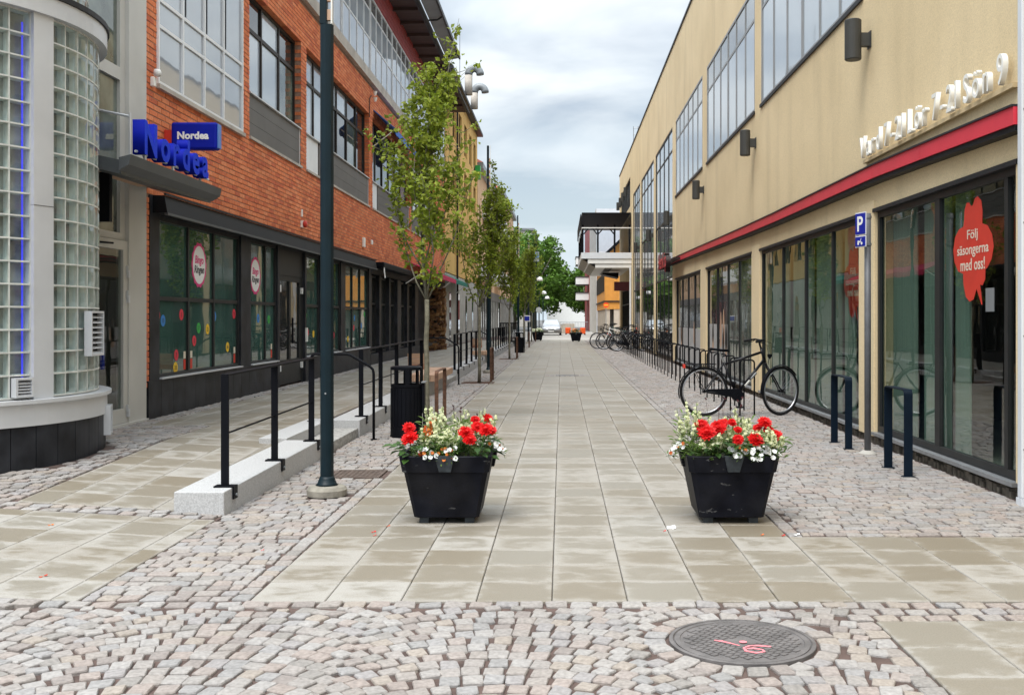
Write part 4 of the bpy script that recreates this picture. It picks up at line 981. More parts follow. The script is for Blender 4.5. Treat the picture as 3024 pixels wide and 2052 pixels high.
# concrete band, glazed top floor, red cladding, eaves
for k in range(9): MB().box(XL - .3, XL + .10, 12.95 + 3.7 * k, min(12.95 + 3.7 * (k + 1) - .01, 46.2), 7.852, 8.11).build('concrete_band', M['band'], bb_)
for k in range(9):
    a = 13.65 + 3.65 * k; c = a + 3.65
    window(bb_, 1, XL, a + .03, c - .03, 8.12, 10.3, ys=[a + 3.65 * t / 4 for t in (1, 2, 3)], zs=[9.08, 9.86], fw=.045, rec=.0, dep=.035, fm=M['frame_white'], pm=lambda i, j: [M['g_white'], M['g_sky'], M['g_grey']][j])
    MB().box(XL - .08, XL - .02, c - .028, c + .028, 8.12, 10.3).build('expansion_strip', M['frame_brown'], bb_)
for k in range(10): MB().box(XL - .2, XL - .02 + .012 * (k % 2), 12.95, 46.2, 10.302 + .079 * k, 10.379 + .079 * k).build('cladding_board', M['redclad'], bb_)
MB().box(XL - .3, -4.42, 12.9, 48.4, 11.1, 11.16).build('eave_soffit', M['soffit'], bb_)
for k in range(24): MB().box(XL - .1, -4.45, 13.2 + 1.45 * k, 13.32 + 1.45 * k, 11.0, 11.098).build('rafter', M['soffit'], bb_)
MB().box(-4.42, -4.36, 12.9, 48.4, 11.02, 11.2).build('gutter', M['gutter'], bb_); b = MB(); b.tube([(-4.33, 12.9, 11.08), (-4.33, 48.4, 11.08)], .055, 8); b.build('gutter_pipe', M['gutter'], bb_)
b = MB(); b.hexa([(-4.27, 12.9, 11.13), (-3.84, 12.9, 11.22), (-3.84, 38.8, 11.22), (-4.27, 38.8, 11.13), (-4.27, 12.9, 11.16), (-3.84, 12.9, 11.25), (-3.84, 38.8, 11.25), (-4.27, 38.8, 11.16)]); b.build('eave_sheet', M['zinc'], bb_)
MB().box(-3.84, -3.78, 12.9, 38.8, 11.17, 11.30).build('eave_edge', M['gutter'], bb_)
for k in range(6): 
    b = MB(); b.tube([(-4.33, 15 + 4.6 * k, 11.08), (-4.0, 15 + 4.6 * k, 11.10), (-3.84, 15 + 4.6 * k, 11.2)], .03, 6); b.build('eave_bracket', M['gutter'], bb_)
b = MB(); b.hexa([(-4.4, 12.9, 11.2), (-4.4, 48.4, 11.2), (-10, 48.4, 12.6), (-10, 12.9, 12.6), (-4.4, 12.9, 11.26), (-4.4, 48.4, 11.26), (-10, 48.4, 12.7), (-10, 12.9, 12.7)]); b.build('roof', M['gutter'], bb_)
# dark shopfront
for k, y in enumerate([13.0 + .42 * i for i in range(36)]):
    if 19.05 < y + .2 < 21.05: continue
    if y > 28.0: continue
    MB().box(XL - .1, XL + .02, y + .002, y + .418, .18, .70).build('plinth_tile', M['stone_black'], bb_)
def sw(y0, y1, ys, pm=None): return window(bb_, 1, XL, y0, y1, .71, 2.815, ys=ys, zs=[1.75], fw=.055, rec=.02, dep=.055, fm=M['frame_dark'], pm=pm or M['g_teal'])
S1 = sw(13.38, 16.78, [14.53, 15.59]); S2 = sw(17.32, 18.95, [18.3]); S3 = sw(21.1, 22.3, []); S4 = sw(22.8, 24.4, [23.6]); S5 = sw(24.9, 27.95, [25.9, 26.9])
for o_, a, c in ((S1, 13.38, 16.78), (S2, 17.32, 18.95), (S3, 21.1, 22.3), (S4, 22.8, 24.4), (S5, 24.9, 27.95)): MB().box(XL - .05, XL + .05, a, c, .702, .722).build('sill', M['alu'], bb_)
for a, c in ((13.06, 13.378), (16.783, 17.318), (18.953, 19.1), (20.98, 21.098), (22.303, 22.798), (24.403, 24.898), (27.953, 28.3)): MB().box(XL - .12, XL + .012, a, c, .702 if not 18.9 < a < 21 else .2, 3.05).build('pier', M['stone_black'], bb_)
b = MB(); b.box(XL - .12, XL - .04, 19.102, 20.978, 2.3, 2.85); b.box(XL - .12, XL - .04, 19.102, 19.2, .22, 2.3); b.box(XL - .12, XL - .04, 20.88, 20.978, .22, 2.3); b.build('door_frame', M['frame_dark'], bb_)
d_ = MB(); d_.box(XL - .1, XL - .05, 19.203, 19.33, .24, 2.297); d_.box(XL - .1, XL - .05, 20.75, 20.877, .24, 2.297); d_.box(XL - .1, XL - .05, 19.33, 20.75, .24, .70); d_.box(XL - .1, XL - .05, 19.33, 20.75, 2.2, 2.297); d_.box(XL - .1, XL - .05, 19.98, 20.1, .70, 2.2)
d_ = d_.build('door', M['frame_dark'], bb_)
for a, c in ((19.33, 19.98), (20.1, 20.75)): MB().box(XL - .08, XL - .075, a, c, .70, 2.2).build('pane', M['g_dark'], d_)
MB().box(XL - .049, XL - .02, 20.15, 20.2, 1.0, 1.5).build('handle', M['black'], d_)
for z in (1.98, .5): MB().box(XL - .049, XL - .01, 19.2, 19.27, z, z + .13).build('hinge', M['white'], d_); MB().box(XL - .049, XL - .01, 20.83, 20.9, z, z + .12).build('hinge', M['white'], d_)
MB().box(XL + .013, XL + .05, 20.99, 21.05, 1.02, 1.3).build('card_reader', M['offwhite'], bb_)
b = MB(); b.hexa([(XL + .0, 13.15, 2.83), (XL + .20, 13.15, 2.83), (XL + .20, 28.1, 2.83), (XL + .0, 28.1, 2.83), (XL + .0, 13.15, 3.05), (XL + .16, 13.15, 3.05), (XL + .16, 28.1, 3.05), (XL + .0, 28.1, 3.05)]); b.build('roller_housing', M['shutter'], bb_)
MB().box(XL + .17, XL + .215, 13.13, 28.12, 2.80, 2.828).build('housing_lip', M['canopy'], bb_); MB().box(XL + .162, XL + .19, 13.13, 28.12, 3.052, 3.075).build('housing_cap', M['gutter'], bb_)
MB().box(XL - .1, XL + .0, 13.1, 28.1, 2.818, 3.05).build('header', M['stone_black'], bb_)
# bingo stickers
XS = XL - .02 - .055 * .62 + .001
def dot(win, y, z, m, num=None, r_=.078):
    b = MB(); b.disc((XS - .0, y, z), r_, (1, 0, 0), .002, 18); b.build('dot_sticker', M[m], win)
    if num: put_text(num, 'lettering', M['ink'], win, 'E', (XS + .003, y, z), .05, .0005, .0, height=.06, center=True)
for y, z, m, n_ in ((13.48, 1.53, 'd_red', None), (13.66, 1.46, 'd_blue', '10'), (14.32, 1.54, 'd_red', '3'), (14.13, .99, 'd_red', '7'), (14.10, .82, 'd_yellow', '28')): dot(S1, y, z, m, n_)
for y, z, m, n_ in ((14.82, 1.17, 'd_red', '5'), (15.0, 1.35, 'd_green', '17'), (15.38, 1.33, 'd_yellow', '23'), (15.68, 1.52, 'd_blue', '12'), (16.3, 1.04, 'd_yellow', '46'), (16.62, 1.56, 'd_red', '9')): dot(S1, y, z, m, n_)
for y, z, m, n_ in ((17.45, 1.30, 'd_yellow', '31'), (17.95, 1.49, 'd_blue', '4'), (18.6, 1.47, 'd_green', '6')): dot(S2, y, z, m, n_)
for y, z, m in ((21.3, 1.55, 'd_green'), (21.45, 1.2, 'd_red'), (21.95, 1.16, 'd_yellow')): dot(S3, y, z, m)
for y, z, m in ((23.0, 1.28, 'd_green'), (23.3, 1.35, 'd_yellow'), (23.9, 1.1, 'd_red')): dot(S4, y, z, m)
for y, z, m in ((25.1, 1.05, 'd_red'), (25.5, .98, 'd_yellow'), (26.3, 1.5, 'd_blue'), (26.2, 1.25, 'd_red'), (27.2, 1.3, 'd_blue'), (27.6, 1.6, 'd_green')): dot(S5, y, z, m)
for w_, y in ((S1, 14.40), (S1, 14.66), (S1, 16.6), (S2, 18.72)):
    MB().box(XS, XS + .002, y, y + .08, .78, .92).build('dot_sticker', M['stk_red'], w_); MB().box(XS, XS + .0025, y, y + .08, .93, 1.03).build('dot_sticker', M['stk_text'], w_)
for w_, y, z in ((S1, 15.02, 2.26), (S2, 17.78, 2.22)):
    b = MB(); b.prism([(XS, y + .30 * (1 + .035 * math.cos(14 * a)) * math.cos(a), z + .32 * (1 + .035 * math.cos(14 * a)) * math.sin(a)) for a in [2 * math.pi * i / 84 for i in range(84)]], (.002, 0, 0)); b.build('round_sticker', M['d_pink'], w_)
    b = MB(); b.disc((XS + .0022, y, z), .255, (1, 0, 0), .001, 32, ry=.275); b.build('round_sticker', M['white'], w_)
    put_text('Bingo', 'lettering', M['d_pink'], w_, 'E', (XS + .004, y + .0, z + .06), .1, .0005, .003, width=.36, center=True, shear=.25)
    put_text('Ringen', 'lettering', M['ink'], w_, 'E', (XS + .004, y, z - .08), .1, .0005, .003, width=.41, center=True, shear=.25)
# cafe front beyond the roller housing
b = MB(); b.box(XL - .5, XL - .3, 28.3, 46.2, .2, 3.06); b.build('recessed_wall', M['stone_black'], bb_)
for a, c in ((28.6, 29.9), (30.2, 31.6), (31.8, 33.2), (33.9, 35.3), (35.6, 37.2)): window(bb_, 1, XL - .1, a, c, .5, 2.7, ys=[(a + c) / 2], zs=[1.9], fw=.06, rec=.05, dep=.08, fm=M['frame_dark'], pm=M['g_dark'])
for a, c in ((29.9, 30.2), (31.6, 31.8), (33.2, 33.9), (35.3, 35.6), (37.2, 38.0)): MB().box(XL - .3, XL - .05, a, c, .2, 3.06).build('pier', M['stone_black'], bb_)
MB().box(XL - .1, XL + .0, 28.3, 38.0, .2, .5).build('plinth', M['stone_black'], bb_); MB().box(XL - .12, XL + .02, 28.3, 46.2, 2.72, 3.055).build('header', M['shutter'], bb_)
rk = MB(); rr = random.Random(12)
for k in range(300):
    a = rr.uniform(-1.9, 1.2); z = rr.uniform(.22, 2.7); c = (XL - .05 + .45 * math.cos(a), 42.3 + .75 * math.sin(a), z); s = rr.uniform(.06, .14)
    rk.hexa([(c[0] + s * u * rr.uniform(.6, 1.), c[1] + s * 1.5 * v * rr.uniform(.6, 1.), c[2] + s * t * rr.uniform(.6, 1)) for t in (-.6, .6) for u, v in ((-1, -1), (1, -1), (1, 1), (-1, 1))])
rk.build('rock_facing', M['rock'], thing('rock_column', 'rough brown rock-faced column under the red awning', 'column', (XL, 42.3, .2)), kind='stuff')
window(bb_, 1, XL, 44.0, 46.0, .6, 2.7, ys=[44.7, 45.4], zs=[2.2], fw=.07, rec=.0, dep=.08, fm=M['frame_brown'], pm=M['g_white'])
# awnings
def awning(name, y0, y1, z1, out, drop, m, label, val=.16):
    b = MB(); x0, x1 = XL + .01, XL + out
    b.hexa([(x0, y0, z1 - .03), (x1, y0, z1 - drop), (x1, y1, z1 - drop), (x0, y1, z1 - .03), (x0, y0, z1), (x1, y0, z1 - drop + .03), (x1, y1, z1 - drop + .03), (x0, y1, z1)])
    n = int((y1 - y0) / .4)
    for k in range(n):
        a, c = y0 + (y1 - y0) * k / n, y0 + (y1 - y0) * (k + 1) / n
        b.prism([(x1, a, z1 - drop), (x1, c, z1 - drop), (x1, c, z1 - drop - val * .8), (x1, (a + c) / 2, z1 - drop - val), (x1, a, z1 - drop - val * .8)], (.012, 0, 0))
    t = thing(name, label, 'awning', (XL, (y0 + y1) / 2, z1 - drop)); b.build('awning_cloth', m, t)
    for y in (y0 + .06, y1 - .06):
        q = MB(); q.tube([(XL + .01, y, z1 - drop - .45), (x1 - .02, y, z1 - drop + .01)], .015, 6); q.build('awning_arm', M['offwhite'], t)
awning('awning', 34.5, 44.0, 3.42, .72, .32, M['magenta'], 'red fabric awning over the brown rock column'); awning('awning', 44.3, 51, 3.45, .6, .3, M['greenawn'], 'green fabric awning just beyond the red one')
awning('awning', 28.6, 35.3, 7.25, .62, .55, M['blueawn'], 'blue fabric awning on an upper window of the brick building')
ca = thing('awning_cassette', 'closed black awning cassette with arms beside the roller housing', 'awning', (XL + .2, 31, 2.9))
MB().box(XL + .0, XL + .32, 28.5, 33.8, 2.88, 3.04).build('cassette', M['black'], ca, bevel=.03); b = MB(); b.tube([(XL + .3, 28.6, 2.9), (XL + .34, 28.55, 2.6)], .02, 6); b.build('crank', M['offwhite'], ca)
# small devices on the brick wall
al = thing('alarm_beacon', 'red and white alarm beacon on the brick wall above the shopfront', 'alarm', (XL + .05, 20.7, 3.3))
MB().box(XL + .005, XL + .05, 20.64, 20.76, 3.30, 3.44).build('beacon_base', M['offwhite'], al); b = MB(); b.disc((XL + .051, 20.7, 3.37), .065, (1, 0, 0), .06, 14); b.build('beacon_lens', M['stk_red'], al, smooth=True); MB().box(XL + .005, XL + .03, 20.66, 20.72, 3.52, 3.66).build('sensor', M['offwhite'], al)
cm = thing('security_camera', 'white wall sensor on the brick corner left of the white window', 'camera', (XL + .05, 13.12, 4.5))
MB().box(XL + .005, XL + .06, 13.08, 13.16, 4.42, 4.54).build('mount', M['offwhite'], cm, bevel=.01); b = MB(); b.lathe([(.0, 0), (.045, .005), (.05, .06), (.035, .09), (0, .095)], (XL + .08, 13.13, 4.55), 12); b.build('sensor_head', M['white'], cm, smooth=True)
sm = thing('floodlight', 'small white twin floodlight with cable on the upper brick wall', 'floodlight', (XL + .1, 28.2, 7.5))
for z in (7.45, 7.62):
    b = MB(); b.lathe([(.03, -.06), (.06, .05), (.0, .06)], (XL + .12, 28.25, z), 10); b.build('spot', M['offwhite'], sm)
b = MB(); b.tube([(XL + .03, 28.2, 7.55), (XL + .03, 27.9, 7.4), (XL + .03, 27.9, 6.9)], .012, 5); b.build('cable', M['gutter'], sm)
tag(MB().box(XL + .006, XL + .06, 27.0, 27.2, 3.35, 3.6).build('wall_box', M['offwhite'], bevel=.01), 'larger white box on brick above the roller housing end', 'wall box'); tag(MB().box(XL + .006, XL + .05, 28.2, 28.35, 3.5, 3.62).build('wall_box', M['offwhite'], bevel=.01), 'smaller white box on brick beside the larger one', 'wall box')

# ================================================================== LEFT: buildings farther down the street
yb_ = thing('yellow_building', 'yellow stucco building beyond the brick one on the left', 'building', (XL, 55, 0))
opn = [(y, y + 1.5, z, z + 1.7) for y in (49.5, 52.5, 55.5, 58.5, 61.3) for z in (4.6, 7.6, 10.2)]
b = MB()
for a, c, p, q in cells(46.3, 64, 3.6, 12.7, opn): b.box(XL - .3, XL, a, c, p, q)
b.box(XL - 8, XL - .3, 63.7, 64, 0, 12.7); b.build('wall', M['yellow'], yb_)
for a, c, p, q in opn: window(yb_, 1, XL, a, c, p, q, ys=[(a + c) / 2], fw=.07, rec=.1, dep=.08, fm=M['frame_brown'], pm=M['g_dark'])
for k in range(13): MB().box(XL - .3, XL - .0, 46.3 + 1.36 * k, 47.64 + 1.36 * k, .2, 3.55).build('stone_panel', M['stonepanel'], yb_)
for k in (1, 4, 7, 10): MB().box(XL - .02, XL + .01, 46.6 + 1.36 * k, 47.4 + 1.36 * k, .25, 2.7).build('shop_window', M['g_dark'], yb_)
MB().box(XL - .6, -4.85, 46.5, 64.2, 12.7, 12.85).build('eave', M['gutter'], yb_); b = MB(); b.hexa([(-4.9, 46.5, 12.86), (-4.9, 64.2, 12.86), (-10, 64.2, 14.5), (-10, 46.5, 14.5), (-4.9, 46.5, 12.92), (-4.9, 64.2, 12.92), (-10, 64.2, 14.6), (-10, 46.5, 14.6)]); b.build('roof', M['gutter'], yb_)
b = MB(); b.tube([(XL + .08, 51.0, .2), (XL + .08, 51.0, 12.7)], .05, 8); b.build('downpipe', M['frame_brown'], yb_)
MB().box(XL + .0, XL + .3, 62.4, 63.0, 9.9, 10.7).build('green_sign', M['d_green'], yb_)
ch = thing('roof_vents', 'curved silver ventilation ducts on the left rooftop', 'vent', (-4.7, 57, 13))
for y, z in ((53.0, 13.9), (56.5, 13.75)):
    b = MB(); b.tube([(-4.75, y, 12.9), (-4.75, y, z)], .20, 12); b.build('duct', M['band'], ch, smooth=True)
    b = MB(); b.tube([(-4.75 + .3 - .3 * math.cos(t), y, z + .02 + .34 * math.sin(t)) for t in [math.pi * k / 10 for k in range(11)]], .20, 12); b.build('elbow', M['zinc'], ch, smooth=True)
b = MB(); b.tube([(-5.1, 52, 13), (-5.1, 52, 16.2)], .02, 5); b.build('aerial', M['galv'], ch)
def far_house(name, label, y0, y1, H, wallm, wz, roof='hip', balc=(), X=XL, gfm='greypanel', over=.35):
    t = thing(name, label, 'building', (X, (y0 + y1) / 2, 0)); n = int((y1 - y0) / 3.2)
    op = [(y0 + 1 + 3.2 * k, y0 + 2.3 + 3.2 * k, z, z + 1.5) for k in range(n) for z in wz]
    b = MB()
    for a, c, p, q in cells(y0, y1, 3.4, H, op): b.box(X - .3, X, a, c, p, q)
    b.box(X - 9, X - .3, y0, y0 + .3, 0, H); b.box(X - 9, X - .3, y1 - .3, y1, 0, H); b.build('wall', wallm, t)
    for a, c, p, q in op: 
        f = MB(); f.box(X - .12, X - .06, a, c, p, q); f.build('window', M['g_dark'], t)
    MB().box(X - .3, X - .02, y0, y1, 0, 2.8).build('shopfront', M['g_dark'], t); MB().box(X - .3, X + .06, y0, y1, 2.8, 3.4).build('shop_fascia', M[gfm], t)
    for k in range(int((y1 - y0) / 2)): MB().box(X - .02, X + .03, y0 + 2 * k, y0 + 2 * k + .35, 0, 2.8).build('pilaster', M['stonepanel'], t)
    for z0, z1, ya, ybb, out in balc: MB().box(X, X + out, ya, ybb, z0, z1).build('balcony', M['white'], t)
    MB().box(X - 9, X + over, y0 - .2, y1 + .2, H, H + .35).build('eave', M['zinc'], t)
    if roof == 'hip':
        b = MB(); b.hexa([(X + over, y0 - .2, H + .36), (X + over, y1 + .2, H + .36), (X - 9, y1 + .2, H + .36), (X - 9, y0 - .2, H + .36), (X - 3, y0 + 3, H + 2.6), (X - 3, y1 - 3, H + 2.6), (X - 5.5, y1 - 3, H + 2.6), (X - 5.5, y0 + 3, H + 2.6)]); b.build('roof', M['tile'], t)
    return t
far_house('apartment_house', 'peach house with white balconies and red tiled roof on the left', 64.4, 86.6, 10.8, M['peach'], (4.2, 7.2), balc=((4.05, 4.9, 66, 78, .9), (8.1, 9.3, 68, 86, .7), (4.05, 4.9, 80, 86, .9)))
far_house('apartment_house', 'second peach house with red roof farther down on the left', 88, 112, 12.0, M['peach'], (4.2, 7.2, 9.8), balc=((7.9, 8.9, 90, 110, .6),))
far_house('apartment_house', 'farthest dark roofed block showing behind the left street trees', 178, 205, 16.6, M['stonepanel'], (4.2, 7.2, 10.2, 13.2), roof='flat', over=.6)

# ================================================================== RIGHT: buildings beyond the ochre one
ob = thing('orange_house', 'orange timber house with black gable roof beyond the balcony', 'building', (5, 85, 0))
b = MB(); b.hexa([(3.35, 80, 2.2), (11, 80, 2.2), (11, 98, 2.2), (3.35, 98, 2.2), (3.35, 80, 6.4), (11, 80, 6.4), (11, 98, 6.4), (3.35, 98, 6.4)]); b.prism([(3.35, 80, 6.4), (11, 80, 6.4), (7.2, 80, 9.8)], (0, 18, 0)); b.build('wall', M['orange'], ob)
for k in range(26): MB().box(3.36 + .3 * k, 3.4 + .3 * k, 79.96, 79.999, 2.3, 6.4).build('board', M['orange'], ob)
for k in range(9): MB().box(3.30, 3.349, 81 + 1.9 * k, 82.2 + 1.9 * k, 3.6, 5.0).build('window', M['frame_brown'], ob)
MB().box(3.25, 11, 79.9, 98.05, 2.75, 2.85).build('cornice', M['gutter'], ob)
b = MB(); b.hexa([(2.9, 79.6, 6.1), (3.1, 79.6, 6.0), (3.1, 98.3, 6.0), (2.9, 98.3, 6.1), (7.2, 79.6, 10.1), (7.25, 79.6, 9.9), (7.25, 98.3, 9.9), (7.2, 98.3, 10.1)]); b.build('roof', M['black'], ob)
for k in range(12): MB().box(3.4, 3.75, 80.1 + 1.5 * k, 80.6 + 1.5 * k, -.03, 2.19).build('column', M['beige'], ob)
MB().box(4.05, 5.0, 80.05, 80.4, -.03, 2.19).build('column', M['beige'], ob); MB().box(3.9, 11, 80.6, 97.9, -.03, 2.19).build('recess', M['room_dark'], ob)
wbld = thing('white_clad_building', 'pale ribbed metal clad building behind the orange house', 'building', (5, 110, 0))
MB().box(3.35, 12, 99.5, 123, -.03, 12).build('wall', M['whitepanel'], wbld)
for k in range(24): MB().box(3.31, 3.349, 99.6 + .97 * k, 99.75 + .97 * k, 0, 12).build('rib', M['stonepanel'], wbld)
rbk2 = thing('red_brick_building', 'red brick end building with white balconies at the far right', 'building', (5, 135, 0))
MB().box(3.3, 12, 124, 146, -.03, 14).build('wall', M['redclad'], rbk2)
for z in (3.7, 5.6, 8.0): MB().box(1.75, 3.299, 125, 131, z, z + .85).build('balcony', M['white'], rbk2); MB().box(1.7, 3.299, 124.9, 131.1, z + .86, z + .95).build('balcony_rail', M['gutter'], rbk2)
we = thing('white_house', 'plain white wall of a house at the street end between the trees', 'building', (1, 190, 0))
MB().box(-2.6, 4.4, 186, 196, -.08, 3.2).build('wall', M['white'], we); b = MB(); b.prism([(-2.6, 186, 3.2), (4.4, 186, 3.2), (.9, 186, 5.8)], (0, 10, 0)); b.build('gable', M['white'], we)

# ================================================================== STREET FURNITURE
def railing(y0, y1, n, zb0, zb1, label, top=.865):
    t = thing('railing', label, 'railing', (-2.62, (y0 + y1) / 2, zb0), group='black railings on the granite kerbs')
    x = -2.62; Ys = [y0 + (y1 - y0) * k / (n - 1) for k in range(n)]; zb = lambda y: zb0 + (zb1 - zb0) * (y - y0) / (y1 - y0)
    for y in Ys:
        MB().box(x - .03, x + .03, y - .008, y + .008, zb(y) + .012, zb(y) + top - .006).build('post', M['black'], t)
        b = MB(); b.box(x - .075, x + .075, y - .05, y + .05, zb(y) + .001, zb(y) + .012); b.box(x + .0752, x + .084, y - .05, y + .05, zb(y) - .09, zb(y) + .012); b.build('foot_plate', M['black'], t)
        b = MB(); b.disc((x + .085, y, zb(y) - .06), .012, (1, 0, 0), .012, 8); b.build('bolt', M['galv'], t)
    b = MB(); b.hexa([(x - .03, y0 - .008, zb0 + top - .005), (x + .03, y0 - .008, zb0 + top - .005), (x + .03, y1 + .008, zb1 + top - .005), (x - .03, y1 + .008, zb1 + top - .005), (x - .03, y0 - .008, zb0 + top + .012), (x + .03, y0 - .008, zb0 + top + .012), (x + .03, y1 + .008, zb1 + top + .012), (x - .03, y1 + .008, zb1 + top + .012)])
    b.build('top_rail', M['black'], t, bevel=.003)
    b = MB(); b.tube([(x, y0, zb0 + .41), (x, y1, zb1 + .41)], .008, 6); b.build('mid_rail', M['black'], t)
railing(8.07, 10.86, 3, .18, .204, 'black railing nearest the camera on the front granite kerb')
railing(13.55, 19.4, 5, .207, .224, 'black railing on the granite kerb behind the litter bin')
railing(25.4, 33.4, 6, .226, .23, 'black railing just past the granite steps and bench')
railing(36.5, 54.5, 12, .23, .235, 'farthest black railing on the left sidewalk')
def handrail(y, label):
    t = thing('step_handrail', label, 'handrail', (-2.7, y, 0), group='black tube handrails at the granite steps')
    b = MB(); b.tube([(-3.09, y, .22), (-3.09, y, .98), (-3.07, y, 1.03), (-3.03, y, 1.05), (-2.64, y, 1.05), (-2.6, y, 1.04), (-2.36, y, .90), (-2.32, y, .86), (-2.31, y, .80), (-2.31, y, -.01)], .017, 10); b.build('handrail_tube', M['black'], t, smooth=True)
    for x, z in ((-3.09, .222), (-2.31, .001)): MB().lathe([(.04, 0), (.04, .008), (.018, .009)], (x, y, z), 12).build('foot', M['black'], t)
handrail(12.75, 'black bent tube handrail at the steps behind the near lamp post'); handrail(23.3, 'black bent tube handrail behind the wooden bench'); handrail(34.0, 'black bent tube handrail at the farthest steps')
# benches: timber seat on granite
def bench(y0, y1, label):
    t = thing('bench', label, 'bench', (-2.7, (y0 + y1) / 2, 0))
    MB().box(-2.93, -2.55, y0, y1, -.05, .262).build('granite_base', M['granite'], t, bevel=.006)
    n = 5; w_ = .55 / n
    for k in range(n): MB().box(-2.97 + w_ * k + .003, -2.97 + w_ * (k + 1) - .003, y0 - .03, y1 + .03, .268, .40).build('seat_plank', M['wood'], t, bevel=.004)
    for k in range(3):
        z = .50 + .105 * k; b = MB(); b.hexa([(-2.98, y0 + .15 - .03 * k, z), (-2.66, y0 + .15 - .03 * k, z), (-2.66, y0 + .18 - .03 * k, z), (-2.98, y0 + .18 - .03 * k, z), (-2.98, y0 + .12 - .03 * k, z + .1), (-2.66, y0 + .12 - .03 * k, z + .1), (-2.66, y0 + .15 - .03 * k, z + .1), (-2.98, y0 + .15 - .03 * k, z + .1)]); b.build('backrest_board', M['wood_red' if k == 0 else 'wood'], t)
    for x in (-2.93, -2.71): b = MB(); b.tube([(x, y0 + .2, .401), (x, y0 + .115, .78)], .012, 6); b.build('backrest_bracket', M['black'], t)
bench(20.0, 23.1, 'timber bench on granite base behind the first street tree'); bench(34.6, 35.4, 'small far timber bench between the left railings')

# lamp posts
def lamp_post(x, y, label, H=6.2):
    t = thing('lamp_post', label, 'lamp post', (x, y, 0), group='dark teal lamp posts on the left')
    MB().lathe([(.165, 0), (.168, .05), (.15, .075), (.09, .085)], (x, y, 0), 24).build('concrete_ring', M['footing'], t, smooth=False)
    MB().lathe([(.095, .086), (.08, .10), (.066, .14), (.058, .16)], (x, y, 0), 20).build('flange', M['teal'], t, smooth=True)
    b = MB(); n = 16; 
    pts = [(x + .057 * (1 - .05 * (k % 2)) * math.cos(2 * math.pi * k / n), y + .057 * (1 - .05 * (k % 2)) * math.sin(2 * math.pi * k / n), .161) for k in range(n)]
    b.prism(pts, (0, 0, 3.80)); b.build('shaft', M['teal'], t)
    MB().box(x - .056, x + .004, y - .035, y + .035, 3.963, H).build('upper_shaft', M['teal'], t, bevel=.008)
    for k in range(12): MB().box(x + .0045, x + .036, y - .02, y + .02, 4.0 + .16 * k, 4.09 + .16 * k).build('light_strip', M['wood'], t)
    MB().box(x + .0365, x + .045, y - .02, y + .02, 3.97, H).build('strip_edge', M['offwhite'], t)
    b = MB(); b.disc((x - .0, y - .0575, .86), .008, (0, -1, 0), .004, 8); b.build('hatch_screw', M['galv'], t)
    return t
lamp_post(-1.98, 8.75, 'dark teal lamp post nearest the camera in front of the brick building')
lamp_post(-1.98, 28.3, 'second teal lamp post rising behind the second tree'); lamp_post(-1.98, 47.5, 'third teal lamp post far along the left railings'); lamp_post(-1.98, 62, 'fourth distant lamp post before the planters')
# litter bins
def litter_bin(x, y, label):
    t = thing('litter_bin', label, 'bin', (x, y, 0), group='black litter bins')
    MB().lathe([(.205, 0), (.205, .02), (.2, .02), (.2, .12), (.192, .125), (.192, .62), (.198, .63), (.198, .66), (.175, .66), (.175, .05)], (x, y, 0), 28).build('drum', M['black'], t)
    for k in range(24):
        a = 2 * math.pi * k / 24; b = MB(); c, s = math.cos(a), math.sin(a); b.prism([(x + .192 * c - .018 * s, y + .192 * s + .018 * c, .13), (x + .192 * c + .018 * s, y + .192 * s - .018 * c, .13), (x + .199 * c + .016 * s, y + .199 * s - .016 * c, .13), (x + .199 * c - .016 * s, y + .199 * s + .016 * c, .13)], (0, 0, .48)); b.build('rib', M['black'], t)
    for k in range(8):
        a = 2 * math.pi * k / 8 + .2; w_ = .012 if k % 2 else .028; c, s = math.cos(a), math.sin(a)
        b = MB(); b.prism([(x + .187 * c - w_ * s, y + .187 * s + w_ * c, .661), (x + .187 * c + w_ * s, y + .187 * s - w_ * c, .661), (x + .197 * c + w_ * s, y + .197 * s - w_ * c, .661), (x + .197 * c - w_ * s, y + .197 * s + w_ * c, .661)], (0, 0, .18)); b.build('lid_post', M['black'], t)
    MB().lathe([(.2, .842), (.2, .875), (.17, .888), (.02, .892), (.0, .893)], (x, y, 0), 28).build('lid', M['black'], t)
    MB().box(x + .2, x + .235, y - .06, y + .06, .3, .68).build('ashtray', M['black'], t, bevel=.006); MB().box(x + .2, x + .25, y - .09, y + .09, .681, .695).build('ashtray_lid', M['galv'], t)
    MB().box(x + .21, x + .235, y - .03, y + .03, .0, .3).build('stand', M['black'], t)
litter_bin(-1.96, 13.1, 'black slatted litter bin behind the left flower planter'); litter_bin(-1.83, 45, 'distant black litter bin beside the farther trees')
